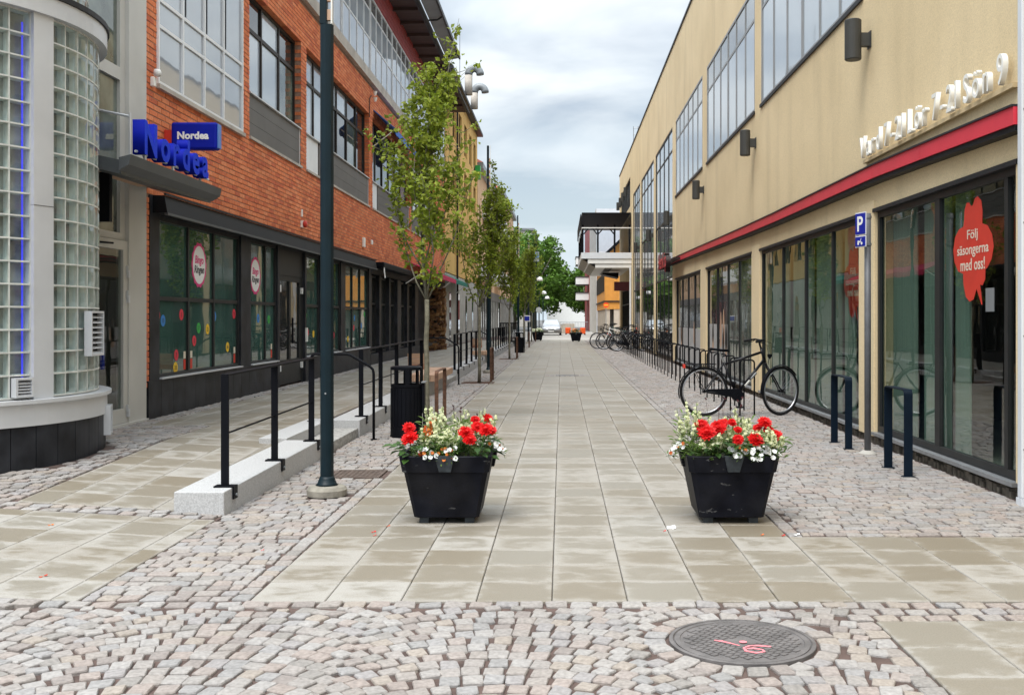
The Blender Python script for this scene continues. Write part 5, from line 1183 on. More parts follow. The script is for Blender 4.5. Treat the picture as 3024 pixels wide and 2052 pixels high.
# flat-bar hoops
def hoop(x, y0, y1, H, wdt, th, m, name, label, cat, group, foot=True):
    t = thing(name, label, cat, (x, (y0 + y1) / 2, 0), group=group); r = .05
    b = MB(); pr = []
    def prof(off):
        a0, a1, h, rr_ = y0 + off, y1 - off, H - off, r - off * .6
        return [(a0, 0.)] + [(a0 + rr_ - rr_ * math.cos(q), h - rr_ + rr_ * math.sin(q)) for q in [math.pi / 2 * k / 5 for k in range(6)]] + [(a1 - rr_ + rr_ * math.sin(q), h - rr_ + rr_ * math.cos(q)) for q in [math.pi / 2 * k / 5 for k in range(6)]] + [(a1, 0.)]
    o_, i_ = prof(0), prof(th); n = len(o_); vs = []
    for xx in (x - wdt / 2, x + wdt / 2): vs += [(xx, a, c) for a, c in o_] + [(xx, a, c) for a, c in i_]
    fs = []
    for k in range(n - 1):
        fs += [(k, k + 1, 2 * n + k + 1, 2 * n + k), (n + k, 3 * n + k, 3 * n + k + 1, n + k + 1), (k, n + k, n + k + 1, k + 1), (2 * n + k, 2 * n + k + 1, 3 * n + k + 1, 3 * n + k)]
    b.add(vs, fs); b.build('bent_bar', m, t)
    for y in (y0 + th / 2, y1 - th / 2): MB().box(x - wdt * .7, x + wdt * .7, y - .035, y + .035, .0, .006).build('ground_plate', m, t)
hoop(3.28, 11.83, 12.46, .82, .082, .012, M['navy'], 'bike_stand', 'navy flat-bar bike stand left of the parking sign post', 'bike stand', 'navy flat-bar bike stands')
hoop(3.265, 9.75, 10.36, .82, .082, .012, M['navy'], 'bike_stand', 'navy flat-bar bike stand nearest the camera before the near shop window', 'bike stand', 'navy flat-bar bike stands')
TREES = [(-1.86, 14.3), (-1.9, 24.0), (-1.9, 38.0), (-1.9, 52.5), (-1.9, 66.0)]
for i, (x, y) in enumerate(TREES): hoop(x + .22 if i == 0 else x + .24, y - .7 if i == 0 else y + .4, y + .25 if i == 0 else y + 1.1, .80, .05, .012, M['corten'], 'tree_guard', f'rusty steel hoop guarding the {ordinal(i)} street tree', 'tree guard', 'rusty tree guards')
# slim bike hoops
hoopme = None
def slim_hoop(y, label, first=[None]):
    x0, x1, H, r = 2.74, 2.96, .85, .05
    if first[0] is None:
        b = MB(); cx_ = (x0 + x1) / 2; h = (x1 - x0) / 2
        pts = [(-h, 0, -.01), (-h, 0, H - r)] + [(-h + r - r * math.cos(q), 0, H - r + r * math.sin(q)) for q in [math.pi / 2 * k / 4 for k in range(1, 5)]] + [(h - r + r * math.sin(q), 0, H - r + r * math.cos(q)) for q in [math.pi / 2 * k / 4 for k in range(0, 5)]] + [(h, 0, -.01)]
        b.tube(pts, .0125, 8); first[0] = b.mesh('bike_hoop', M['black'], True)
    o_ = bpy.data.objects.new('bike_hoop', first[0]); COL.objects.link(o_); o_.location = (2.85, y, 0); tag(o_, label, 'bike hoop', 'row of slim black bike hoops')
for k in range(39): slim_hoop(15.9 + .9 * k, f'slim black bike hoop, {ordinal(k)} from the near end of the long row')
# parking sign post
ps = thing('parking_sign', 'blue and white parking sign on a grey post by the ochre pillar', 'sign', (3.36, 11.37, 0))
b = MB(); b.tube([(3.36, 11.37, .0), (3.36, 11.37, 2.64)], .036, 14); b.build('post', M['postgrey'], ps, smooth=True)
MB().lathe([(.1, -.005), (.1, .012), (.075, .03), (.05, .045)], (3.36, 11.37, 0), 16).build('footing', M['stonepanel'], ps)
ang = R(-74)
def plate(z0, z1, hw_, m, d, nm):
    X = Vector((math.cos(ang), math.sin(ang), 0)); Nn = Vector((math.sin(ang), -math.cos(ang), 0)); c = Vector((3.30, 11.32, 0)) + Nn * (.03 + d) 
    b = MB(); P = [tuple(c + X * u + Vector((0, 0, z))) for u, z in ((-hw_, z0), (hw_, z0), (hw_, z1), (-hw_, z1))]; b.prism(P, tuple(Nn * .006)); return b.build(nm, m, ps), c + Nn * .0065, X, Nn
def plate_text(s, c, X, Nn, z, h, wd, m, bold=.02):
    me = text_mesh(s, 1., .001, bold); lo, hi = mbounds(me); me.transform(Matrix.Diagonal((wd / (hi[0] - lo[0]), h / (hi[1] - lo[1]), 1, 1)) @ Matrix.Translation((-(lo[0] + hi[0]) / 2, -(lo[1] + hi[1]) / 2, 0)))
    Mx = Matrix(((X.x, 0, Nn.x, c.x), (X.y, 0, Nn.y, c.y), (0, 1, 0, z), (0, 0, 0, 1))); me.transform(Mx); me.materials.clear(); me.materials.append(m); o_ = bpy.data.objects.new('lettering', me); COL.objects.link(o_); link(o_, ps)
plate(2.395, 2.645, .105, M['white'], 0, 'plate'); q = plate(2.407, 2.633, .095, M['pcolor'], .0062, 'plate_face'); plate_text('P', q[1], q[2], q[3], 2.52, .165, .11, M['white'])
plate(2.265, 2.388, .105, M['white'], 0, 'plate'); q = plate(2.275, 2.378, .095, M['pcolor'], .0062, 'plate_face')
def moped(c, X, Nn, z):       # small white pictogram of a moped
    b = MB(); P = lambda u, v: tuple(c + X * u + Vector((0, 0, z + v)) + Nn * .001)
    for u0 in (-.035, .032): b.prism([P(u0 + .016 * math.cos(a), -.02 + .018 * math.sin(a)) for a in [2 * math.pi * i / 10 for i in range(10)]], tuple(Nn * .001))
    b.prism([P(-.05, -.0), P(.01, -.012), (P(.02, .02)), P(.03, .035), P(.018, .036), P(.005, .004), P(-.04, .014)], tuple(Nn * .0015)); b.build('pictogram', M['white'], ps)
moped(q[1], q[2], q[3], 2.326)
for z in (2.6, 2.3): b = MB(); b.lathe([(.037, -.014), (.042, -.014), (.042, .014), (.037, .014)], (3.36, 11.37, z), 14); b.build('clamp', M['galv'], ps)

# manhole, drain, tree grates
mh = thing('manhole_cover', 'round cast iron manhole cover with pink paint marks in the foreground setts', 'manhole cover', (MAN[0], MAN[1], 0))
MB().lathe([(.335, -.03), (.335, .004), (.318, .006), (.316, .001), (.312, -.002), (.0, -.003)], (MAN[0], MAN[1], 0), 56).build('iron_ring', M['iron'], mh)
MB().lathe([(.309, -.02), (.309, .004), (.285, .005), (.283, .001), (.0, .0015)], (MAN[0], MAN[1], 0), 56).build('iron_lid', M['iron'], mh)
pat = MB(); a0 = R(38); ca, sa = math.cos(a0), math.sin(a0)
for i in range(-7, 8):
    for j in range(-9, 10):
        ox = i * .041; oy = j * .031 + (.0155 if i % 2 else 0)
        if math.hypot(ox, oy) > .262 or (abs(ox) < .07 and abs(oy) < .05): continue
        P = [(ox + u * .0175, oy + v * .0125) for u, v in ((-1, -1), (1, -1), (1, 1), (-1, 1))]
        W2_ = [(MAN[0] + p * ca - q_ * sa, MAN[1] + p * sa + q_ * ca) for p, q_ in P]
        pat.prism([(x, y, .0012) for x, y in W2_], (0, 0, .0038))
pat.build('tread_pattern', M['iron'], mh, kind='stuff')
def stroke(pts, w_, z):
    b = MB(); L_ = []; R_ = []
    for k in range(len(pts)):
        a = Vector(pts[max(0, k - 1)]); c = Vector(pts[min(len(pts) - 1, k + 1)]); d = (c - a).normalized(); n = Vector((-d.y, d.x)); p = Vector(pts[k]); ww = w_ * (.8 + .35 * math.sin(k * 1.7))
        L_.append(tuple(p + n * ww)); R_.append(tuple(p - n * ww))
    for k in range(len(pts) - 1): b.add([(*L_[k], z), (*R_[k], z), (*R_[k + 1], z), (*L_[k + 1], z)], [(0, 1, 2, 3)])
    return b
mx, my = MAN[0], MAN[1]
stroke([(mx - .128, my - .005), (mx - .095, my - .02), (mx - .06, my - .05), (mx - .025, my - .085)], .009, .0062).build('paint_mark', M['pink'], mh)
stroke([(mx + .115, my - .10), (mx + .07, my - .085), (mx + .02, my - .085), (mx - .012, my - .115), (mx - .008, my - .16), (mx + .03, my - .185), (mx + .072, my - .17), (mx + .068, my - .14), (mx + .03, my - .122), (mx - .0, my - .125)], .010, .0062).build('paint_mark', M['pink'], mh)
b = MB(); b.disc((mx + .0, my - .03, .0062), .018, (0, 0, 1), .0004, 12); b.build('paint_mark', M['pink'], mh)
def grate(x, y, h, name, label, cat, m, n=7, fr=.03, grp=None):
    t = thing(name, label, cat, (x, y, 0), group=grp)
    b = MB(); b.box(x - h, x + h, y - h, y - h + fr, -.03, .003); b.box(x - h, x + h, y + h - fr, y + h, -.03, .003); b.box(x - h, x - h + fr, y - h + fr, y + h - fr, -.03, .003); b.box(x + h - fr, x + h, y - h + fr, y + h - fr, -.03, .003); b.build('frame', m, t)
    MB().box(x - h + fr, x + h - fr, y - h + fr, y + h - fr, -.031, -.025).build('pit', M['soil'], t)
    s = (2 * h - 2 * fr) / n
    for k in range(n):
        a = y - h + fr + s * k
        if name == 'drain_grate':
            MB().box(x - h + fr, x + h - fr, a + s * .3, a + s * .75, -.02, .0).build('bar', m, t)
            if k < n: MB().box(x - h + fr + s * (k + .3), x - h + fr + s * (k + .75), y - h + fr, y + h - fr, -.021, -.001).build('bar', m, t)
        else:
            for x0, x1 in ((x - h + fr, x - .06), (x + .06, x + h - fr)): MB().box(x0, x1, a + s * .2, a + s * .8, -.02, .0).build('bar', m, t)
grate(GRATE[0], GRATE[1], .24, 'drain_grate', 'rusty square drain grate behind the near lamp post', 'drain grate', M['iron_rust'], n=9)
grate(-1.92, 24.0, .36, 'tree_grate', 'rusty slotted grate around the second street tree', 'tree grate', M['corten'], grp='tree grates'); grate(-1.92, 38.0, .36, 'tree_grate', 'rusty slotted grate around the third street tree', 'tree grate', M['corten'], grp='tree grates')
m2 = thing('manhole_cover', 'dark manhole framed by small setts in the middle of the walkway', 'manhole cover', (.15, 27, 0))
MB().lathe([(.3, -.03), (.3, .004), (.27, .005), (0, .005)], (.15, 27.07, 0), 28).build('iron_lid', M['iron'], m2)
for k in range(9):
    for j in range(3):
        if abs(k - 4) < 3 and j == 1: continue
        MB().box(-.42 + .13 * k, -.31 + .13 * k, 26.68 + .27 * j, 26.9 + .27 * j, -.02, .004).build('sett', SETTME and M['sett'], m2)

# ================================================================== TREES
def leaf_quads(P, size, rg, flat=.0, n_up=.25):
    """many small leaves: each two triangles folded along the midrib"""
    n = len(P); v = np.empty((n * 4, 3)); 
    for i, p in enumerate(P):
        s = size * rg.uniform(.65, 1.25)
        d = Vector((rg.gauss(0, 1), rg.gauss(0, 1), rg.gauss(-.25, .8))).normalized(); u = d.cross(Vector((rg.gauss(0, 1), rg.gauss(0, 1), rg.gauss(0, 1)))).normalized(); nn = d.cross(u)
        p = Vector(p); v[4 * i] = p; v[4 * i + 1] = p + d * s * .55 + u * s * .36 + nn * s * .12; v[4 * i + 2] = p + d * s * 1.05; v[4 * i + 3] = p + d * s * .5 - u * s * .36 + nn * s * .12
    f = []
    for i in range(n): k = 4 * i; f += [(k, k + 1, k + 2), (k, k + 2, k + 3)]
    return v, f
def street_tree(seed, H, cr, clear, nleaf, lsize):
    rg = random.Random(seed); tr = MB(); bump_ = lambda: rg.uniform(-.012, .012)
    tp = [(bump_() * .7, bump_() * .7, clear * k / 6) for k in range(7)]; tr.tube(tp, [.040 - .009 * k / 6 for k in range(7)], 10)
    br = MB(); segs = []
    def limb(p0, dirs, r0, n, upk, lean, L_):
        pts = [Vector(p0)]; d = Vector(dirs).normalized()
        for k in range(n):
            d = (d + Vector((rg.gauss(0, .10), rg.gauss(0, .10), upk))).normalized(); pts.append(pts[-1] + d * (L_ / n))
        br.tube([tuple(p) for p in pts], [max(.0025, r0 * (1 - .85 * k / n)) for k in range(n + 1)], 6)
        return pts
    lead = limb((0, 0, clear - .02), (0.03, .02, 1), .026, 10, .06, 0, H - clear); main = [(lead, .8)]
    nb = 18
    for k in range(nb):
        a = 2.4 * k + rg.uniform(-.4, .4); t = (k / nb) ** 1.1; z0 = clear + .0 + t * (H - clear) * .72
        i = min(9, int((z0 - clear) / (H - clear) * 10)); p0 = lead[i]
        Lb = (H - clear) * (.56 - .36 * t) * rg.uniform(.8, 1.1)
        main.append((limb(p0, (math.cos(a) * cr * 1.25, math.sin(a) * cr * 1.25, .80), .014 * (1 - .4 * t), 8, .24, 0, Lb), 1.))
    tw_ = []
    for pts, _ in list(main):
        for i in range(2, len(pts)):
            for q in range(2):
                a = rg.uniform(0, 6.28); d = (math.cos(a), math.sin(a), rg.uniform(.1, .9)); p = pts[i - 1].lerp(pts[i], rg.random())
                tw_.append(limb(p, d, .005, 4, .12, 0, rg.uniform(.14, .36)))
    P = []
    while len(P) < nleaf:
        if rg.random() < .72: pts = rg.choice(tw_)
        else: pts = rg.choice(main)[0]
        k = rg.uniform(.8, len(pts) - 1.001); i = int(k); p = pts[i].lerp(pts[i + 1], k - i)
        if p.z < clear + .15 or rg.random() > .35 + .8 * min(1, (p.z - clear) / 1.0): continue
        for _ in range(rg.randrange(2, 6)): P.append(p + Vector((rg.gauss(0, .035), rg.gauss(0, .035), rg.gauss(0, .035))))
    v, f = leaf_quads(P, lsize, rg)
    lf = MB(); lf.v = [tuple(x) for x in v]; lf.f = f; lf.m = [0] * len(f)
    return tr.mesh('trunk', M['bark'], True), br.mesh('branches', M['bark'], True), lf.mesh('crown', M['leaf'])
TV = [street_tree(1, 6.0, .40, 1.75, 5600, .074), street_tree(2, 5.2, .44, 1.75, 5000, .078), street_tree(5, 5.4, .52, 1.8, 5600, .085)]
tl = ['slender street tree nearest the camera in front of the brick building', 'second slender street tree with a grate at its foot', 'third slender street tree by the far railing', 'fourth slender street tree along the left railings', 'farthest slender street tree before the far planter']
for i, (x, y) in enumerate(TREES):
    t = thing('street_tree', tl[i], 'tree', (x, y, 0), rotz=1.3 * i, group='slender street trees on the left', world=False)
    if i > 2: t.scale = (1.15, 1.15, 1.0)
    for me, nm in zip(TV[min(i, 2) if i < 3 else (i % 3)], ('trunk', 'branches', 'crown')): inst(me, nm, t, (0, 0, 0))
def big_tree(x, y, H, cr, cz, nclump, label, seed, lsize=.42, per=150, sq=1.0):
    rg = random.Random(seed); t = thing('linden_tree', label, 'tree', (x, y, 0), world=False, group='leafy trees at the street end')
    tr = MB(); tr.tube([(0, 0, -.1), (.05, 0, cz * .4), (0, .1, cz)], [.32, .25, .16], 10)
    for k in range(7): a = .9 * k; tr.tube([(0, 0, cz * .45 + .25 * k), (cr * .35 * math.cos(a), cr * .35 * math.sin(a), cz * .8 + .3 * k), (cr * .7 * math.cos(a), cr * .7 * math.sin(a), cz * 1.1 + .3 * k)], [.12, .08, .03], 6)
    P = []; hz_ = (H - cz) 
    for c in range(nclump):
        while True:
            q = Vector((rg.uniform(-1, 1), rg.uniform(-1, 1), rg.uniform(-1, 1)))
            if .45 < q.length < 1.0: break
        lowz = (cz - 2.2) if q.z < 0 else hz_
        c0 = Vector((q.x * cr, q.y * cr, cz + q.z * (lowz if q.z < 0 else hz_))); rad = cr * rg.uniform(.13, .24)
        for _ in range(per):
            d = Vector((rg.gauss(0, 1), rg.gauss(0, 1), rg.gauss(0, .7))).normalized() * rad * rg.uniform(.6, 1.05); P.append(c0 + d)
    v, f = leaf_quads(P, lsize, rg); lf = MB(); lf.v = [tuple(a) for a in v]; lf.f = f; lf.m = [0] * len(f)
    tr.build('trunk', M['bark'], t, smooth=True); lf.build('crown', M['leaf_far'], t)
big_tree(-3.4, 130, 11.8, 4.9, 6.6, 95, 'big round leafy tree behind the parked car', 3)
big_tree(-6.6, 146, 14.0, 5.4, 7.2, 85, 'taller leafy tree partly hidden behind the big round one', 4)
big_tree(3.7, 150, 10.2, 3.7, 5.4, 75, 'dark leafy tree left of the far white balconies', 6, lsize=.38)
big_tree(6.4, 168, 11.5, 4.2, 6.4, 60, 'leafy tree rising behind the far white balconies', 7)

# ================================================================== PLANTERS AND FLOWERS
def planter(x, y, z, s, label, rot=0.):
    t = thing('planter', label, 'planter', (x, y, z), rotz=rot, world=False, group='black plastic planters'); t.scale = (s, s, s)
    def octo(h, ch): return [(-h + ch, -h), (h - ch, -h), (h, -h + ch), (h, h - ch), (h - ch, h), (-h + ch, h), (-h, h - ch), (-h, -h + ch)]
    def ring(prof, nm, m, cap=True):
        b = MB(); vs = []; fs = []
        for h, zz, ch in prof: vs += [(a, c, zz) for a, c in octo(h, ch)]
        for i in range(len(prof) - 1):
            for j in range(8): fs.append((i * 8 + j, i * 8 + (j + 1) % 8, i * 8 + 8 + (j + 1) % 8, i * 8 + 8 + j))
        if cap: fs.append(tuple(range(7, -1, -1)))
        b.add(vs, fs); return b.build(nm, m, t)
    ring([(.228, .045, .02), (.236, .05, .022), (.303, .385, .034)], 'body', M['plastic'])
    ring([(.304, .378, .034), (.314, .384, .036), (.334, .497, .038), (.330, .502, .038), (.312, .502, .034), (.300, .44, .03)], 'rim', M['plastic'], cap=False)
    b = MB(); b.add([(a, c, .455) for a, c in octo(.303, .03)], [tuple(range(8))]); b.build('soil', M['soil'], t)
    for k in range(4):
        b = MB(); b.hexa([(-.042, -.334, .39), (.042, -.334, .39), (.042, -.30, .39), (-.042, -.30, .39), (-.07, -.358, .505), (.07, -.358, .505), (.07, -.31, .505), (-.07, -.31, .505)]); lug = b.build('handle_lug', M['plastic_grey' if k == 0 else 'plastic'], t); lug.rotation_euler = (0, 0, R(90) * k)
    for sx in (-1, 1):
        for sy in (-1, 1): MB().box(sx * .13, sx * .2, sy * .13, sy * .2, 0, .049).build('foot', M['plastic_grey'], t, bevel=.004)
    return t
def petal_ring(b, c, ax, n, r0, r1, w_, lift, tw=0., mi=0, rg=rng):
    ax = Vector(ax).normalized(); u = ax.orthogonal().normalized(); v = ax.cross(u); c = Vector(c)
    for k in range(n):
        a = 2 * math.pi * k / n + tw + rg.uniform(-.12, .12); d = u * math.cos(a) + v * math.sin(a); s = ax.cross(d); rr_ = r1 * rg.uniform(.88, 1.08)
        p0 = c + d * r0; p1 = c + d * (r0 + rr_) * .6 + ax * lift * .45; p2 = c + d * rr_ + ax * lift
        b.add([tuple(p0), tuple(p1 + s * w_ - ax * .002), tuple(p2), tuple(p1 - s * w_ - ax * .002), tuple(p1 + ax * -.004)], [(0, 1, 4), (1, 2, 4), (2, 3, 4), (3, 0, 4)], mi)
def leaf_shape(b, p, d, up, L_, w_, mi=0):
    d = Vector(d).normalized(); s = d.cross(Vector(up)).normalized(); nn = s.cross(d); p = Vector(p)
    pts = [p, p + d * L_ * .3 + s * w_ * .42 + nn * .05 * L_, p + d * L_ * .62 + s * w_ * .40 + nn * .03 * L_, p + d * L_ - nn * .14 * L_, p + d * L_ * .62 - s * w_ * .40 + nn * .03 * L_, p + d * L_ * .3 - s * w_ * .42 + nn * .05 * L_, p + d * L_ * .45 - nn * .04 * L_]
    b.add([tuple(q) for q in pts], [(0, 1, 6), (1, 2, 6), (2, 3, 6), (3, 4, 6), (4, 5, 6), (5, 0, 6)], mi)
def dahlia(x, y, z, blooms, label, seed, nleaf=46, spread=.15):
    """blooms: (dx,dy,dz,radius)"""
    rg = random.Random(seed); t = thing('red_dahlia', label, 'flower', (x, y, z), group='red dahlias in the near planters')
    st = MB(); fol = MB()
    for dx, dy, dz, r_ in blooms:
        r_ *= 1.18; dz *= .93
        top = Vector((x + dx, y + dy, z + dz)); st.tube([(x + dx * .3, y + dy * .3, z - .03), (x + dx * .8, y + dy * .8, z + dz * .6), tuple(top)], .004, 5)
        b = MB(); ax = (rg.uniform(-.3, .3) + dx, -.75 + rg.uniform(-.2, .2), .8)
        for L_i, (n, rr_, lf) in enumerate(((13, 1.0, -.08), (13, .98, .10), (12, .86, .28), (10, .68, .45), (8, .48, .58), (6, .28, .66))): petal_ring(b, top + Vector(ax).normalized() * (r_ * .045 * L_i), ax, n, r_ * .05, r_ * rr_, r_ * .23, r_ * lf * .42, tw=.23 * L_i, rg=rg)
        b.build('blossom', M['petal_red'], t)
    for k in range(nleaf):
        a = rg.uniform(0, 6.28); q = rg.uniform(.15, 1); p = (x + spread * q * math.cos(a), y + spread * q * math.sin(a), z + rg.uniform(.0, .13)); L_ = rg.uniform(.05, .085)
        leaf_shape(fol, p, (math.cos(a) + rg.uniform(-.4, .4), math.sin(a) - .25, rg.uniform(-.35, .35)), (0, -.15, 1), L_ * 1.15, L_ * .72)
    st.build('stem', M['green_stem'], t); fol.build('foliage', M['leaf_plant'], t)
def snapdragon(x, y, z, h, n, label, seed, spread=.07, nleaf=70, m='petal_cream'):
    rg = random.Random(seed); t = thing('white_snapdragon', label, 'flower', (x, y, z), group='cream snapdragons in the near planters')
    st = MB(); fl = MB(); lf = MB()
    for k in range(n):
        a = rg.uniform(0, 6.28); rr_ = spread * rg.uniform(.1, 1); bx, by = x + rr_ * .5 * math.cos(a), y + rr_ * .5 * math.sin(a); hh = h * rg.uniform(.62, 1.05); tx, ty = x + rr_ * 1.3 * math.cos(a), y + rr_ * 1.3 * math.sin(a)
        st.tube([(bx, by, z - .03), ((bx + tx) / 2, (by + ty) / 2, z + hh * .5), (tx, ty, z + hh)], .0022, 4)
        nf = rg.randrange(6, 12)
        for q in range(nf):
            f = .55 + .45 * q / nf; a2 = rg.uniform(0, 6.28); c = Vector((bx + (tx - bx) * f, by + (ty - by) * f, z + hh * f)) + Vector((math.cos(a2), math.sin(a2), 0)) * .013; s = .0175 * (1.15 - .5 * q / nf)
            ax = (math.cos(a2), math.sin(a2) - .3, .35); petal_ring(fl, c, ax, 5, 0, s, s * .5, -s * .2, rg=rg); petal_ring(fl, c + Vector(ax).normalized() * s * .35, ax, 3, 0, s * .7, s * .45, s * .3, rg=rg)
    for k in range(nleaf):
        a = rg.uniform(0, 6.28); rr_ = spread * rg.uniform(.1, 1.25); p = (x + rr_ * math.cos(a), y + rr_ * math.sin(a), z + h * rg.uniform(-.05, .72)); L_ = rg.uniform(.035, .065)
        leaf_shape(lf, p, (math.cos(a) + rg.uniform(-.6, .6), math.sin(a) + rg.uniform(-.6, .4), rg.uniform(.1, .9)), (0, -.3, 1), L_, L_ * .32)
    st.build('stem', M['green_stem'], t); fl.build('blossom', M[m], t); lf.build('foliage', M['leaf_light'], t)
def trailing(x, y, z, dx, dy, label, seed, n=16, wilt=4, rad=.07):
    rg = random.Random(seed); t = thing('white_petunia', label, 'flower', (x, y, z), group='trailing white flowers over the planter rims')
    st = MB(); fl = MB(); lf = MB(); wl_ = MB()
    for k in range(n):
        u = rg.uniform(-1, 1); q = rg.uniform(.3, 1.1); p = Vector((x + dx * q + (rad * u if abs(dy) > abs(dx) else 0), y + dy * q + (rad * u if abs(dx) >= abs(dy) else 0), z + .05 * math.sin(q * 2.2) - .10 * max(0, q - .45) + rg.uniform(0, .03)))
        st.tube([(x, y, z - .03), tuple((Vector((x, y, z)) + p) / 2 + Vector((0, 0, .03))), tuple(p)], .0018, 4)
        ax = (dx * 2 + rg.uniform(-.5, .5), dy * 2 + rg.uniform(-.5, .3) - .3, rg.uniform(.1, .6)); petal_ring(wl_ if k < wilt else fl, p, ax, 5, 0, .021 if k >= wilt else .014, .012, .005, rg=rg)
        for _ in range(4): leaf_shape(lf, p + Vector((rg.gauss(0, .02), rg.gauss(0, .02), rg.gauss(-.01, .015))), (rg.gauss(0, 1), rg.gauss(0, 1), rg.gauss(0, .5)), (0, 0, 1), .024, .012)
    st.build('stem', M['green_stem'], t); fl.build('blossom', M['petal_white'], t); lf.build('foliage', M['leaf_light'], t)
    if wilt: wl_.build('wilted_blossom', M['petal_orange'], t)
def seedheads(x, y, z, h, n, label, seed, spread=.1):
    rg = random.Random(seed); t = thing('dark_seedheads', label, 'flower', (x, y, z), group='thin dark seedheads in the planters'); st = MB(); hd = MB()
    for k in range(n):
        tx, ty, hh = x + rg.uniform(-spread, spread), y + rg.uniform(-.06, .06), h * rg.uniform(.7, 1.1); st.tube([(x + (tx - x) * .4, y, z - .03), (tx, ty, z + hh)], .0013, 4); petal_ring(hd, (tx, ty, z + hh), (rg.gauss(0, 1), -.4, .6), 6, 0, .013, .005, .006, rg=rg)
    st.build('stem', M['petal_dark'], t); hd.build('seedhead', M['petal_dark'], t)
PY = 7.75; PL, PR = -.835, 1.235; Z0 = .475
planter(PL, PY, 0, 1., 'near left black plastic planter full of red and cream flowers'); planter(PR, PY, 0, 1., 'near right scuffed black planter full of red and cream flowers')
# left planter
dahlia(PL - .235, PY - .20, Z0, [(-.03, -.04, .16, .062), (-.04, .0, .235, .045), (.06, -.03, .04, .03)], 'red dahlia at the left corner of the left planter', 1)
dahlia(PL + .20, PY - .17, Z0, [(-.06, -.04, .20, .055), (-.03, -.08, .15, .05), (.02, 0, .24, .045), (.08, -.02, .22, .055), (.12, 0, .21, .04), (.0, .05, .29, .035)], 'cluster of red dahlias at the right of the left planter', 2, nleaf=60, spread=.17)
dahlia(PL + .05, PY + .15, Z0, [(-.2, .0, .25, .035), (.22, .02, .27, .04)], 'partly hidden red dahlia at the back of the left planter', 21, nleaf=40, spread=.24)
for i, (dx, dy, h, n) in enumerate(((-.08, -.02, .32, 12), (-.02, -.2, .2, 8), (.07, -.14, .23, 9), (.1, .08, .33, 7), (-.12, .14, .36, 10), (.22, .15, .35, 8), (-.14, -.16, .2, 6))): snapdragon(PL + dx, PY + dy, Z0, h, n, f'cream snapdragon {["at the centre", "low at the front", "right of centre", "tall at the right back", "tall at the left back", "at the back right corner", "left of centre"][i]} of the left planter', 30 + i, nleaf=150, spread=.10)
trailing(PL - .1, PY - .27, Z0 + .02, -.02, -.09, 'white trailing flowers over the left planter front rim', 51, n=12); trailing(PL + .27, PY - .12, Z0 + .05, .13, -.02, 'white trailing flowers off the right side of the left planter', 52, n=24); trailing(PL + .02, PY - .27, Z0 + .02, .02, -.08, 'fading white flowers at the left planter front lug', 53, n=10, wilt=6)
snapdragon(PL - .13, PY - .1, Z0, .27, 5, 'orange red fading flowers beside the left dahlia', 60, m='petal_orange', spread=.06); seedheads(PL + .08, PY + .05, Z0, .33, 9, 'thin dark seedheads above the left planter', 61, .17)
# right planter
dahlia(PR - .12, PY - .16, Z0, [(-.06, -.06, .20, .065), (.03, -.02, .235, .06), (-.09, 0, .25, .05), (.06, 0, .26, .04)], 'large red dahlias left of centre in the right planter', 3, nleaf=40, spread=.15)
dahlia(PR + .08, PY - .2, Z0, [(-.04, -.06, .15, .042), (.09, -.06, .15, .058), (-.03, .0, .22, .03), (-.06, .06, .27, .032), (-.12, .06, .27, .032)], 'small red dahlias at the front of the right planter', 4, nleaf=70, spread=.17)
dahlia(PR + .30, PY - .08, Z0, [(-.03, 0, .265, .05), (.0, 0, .2, .045), (.05, 0, .16, .05), (-.08, .02, .22, .035)], 'red dahlias at the right corner of the right planter', 5, nleaf=30, spread=.12)
for i, (dx, dy, h, n) in enumerate(((-.29, -.1, .36, 7), (-.24, .1, .4, 8), (-.12, -.2, .19, 8), (.0, -.1, .25, 8), (.2, -.14, .22, 9), (.25, .06, .30, 8), (.3, -.2, .20, 9), (.12, .14, .33, 9), (-.22, -.22, .15, 6))): snapdragon(PR + dx, PY + dy, Z0, h, n, f'cream snapdragon {["tall at the left end", "tallest at the left back", "low at the front left", "in the middle", "right of the small dahlias", "at the right back", "at the front right corner", "tall at the centre back", "at the front left corner"][i]} of the right planter', 70 + i, nleaf=150, spread=.10)
trailing(PR + .08, PY - .28, Z0 + .03, .0, -.10, 'white petunias spilling over the right planter front', 81, n=24, wilt=2, rad=.11); trailing(PR - .3, PY - .14, Z0 + .04, -.13, -.03, 'white flowers trailing off the left side of the right planter', 82, n=22, wilt=6); trailing(PR + .22, PY - .27, Z0 + .03, .06, -.08, 'white petunia at the right front rim of the right planter', 83, n=10, wilt=0)
seedheads(PR - .05, PY + .1, Z0, .38, 11, 'thin dark seedheads above the right planter', 84, .22)
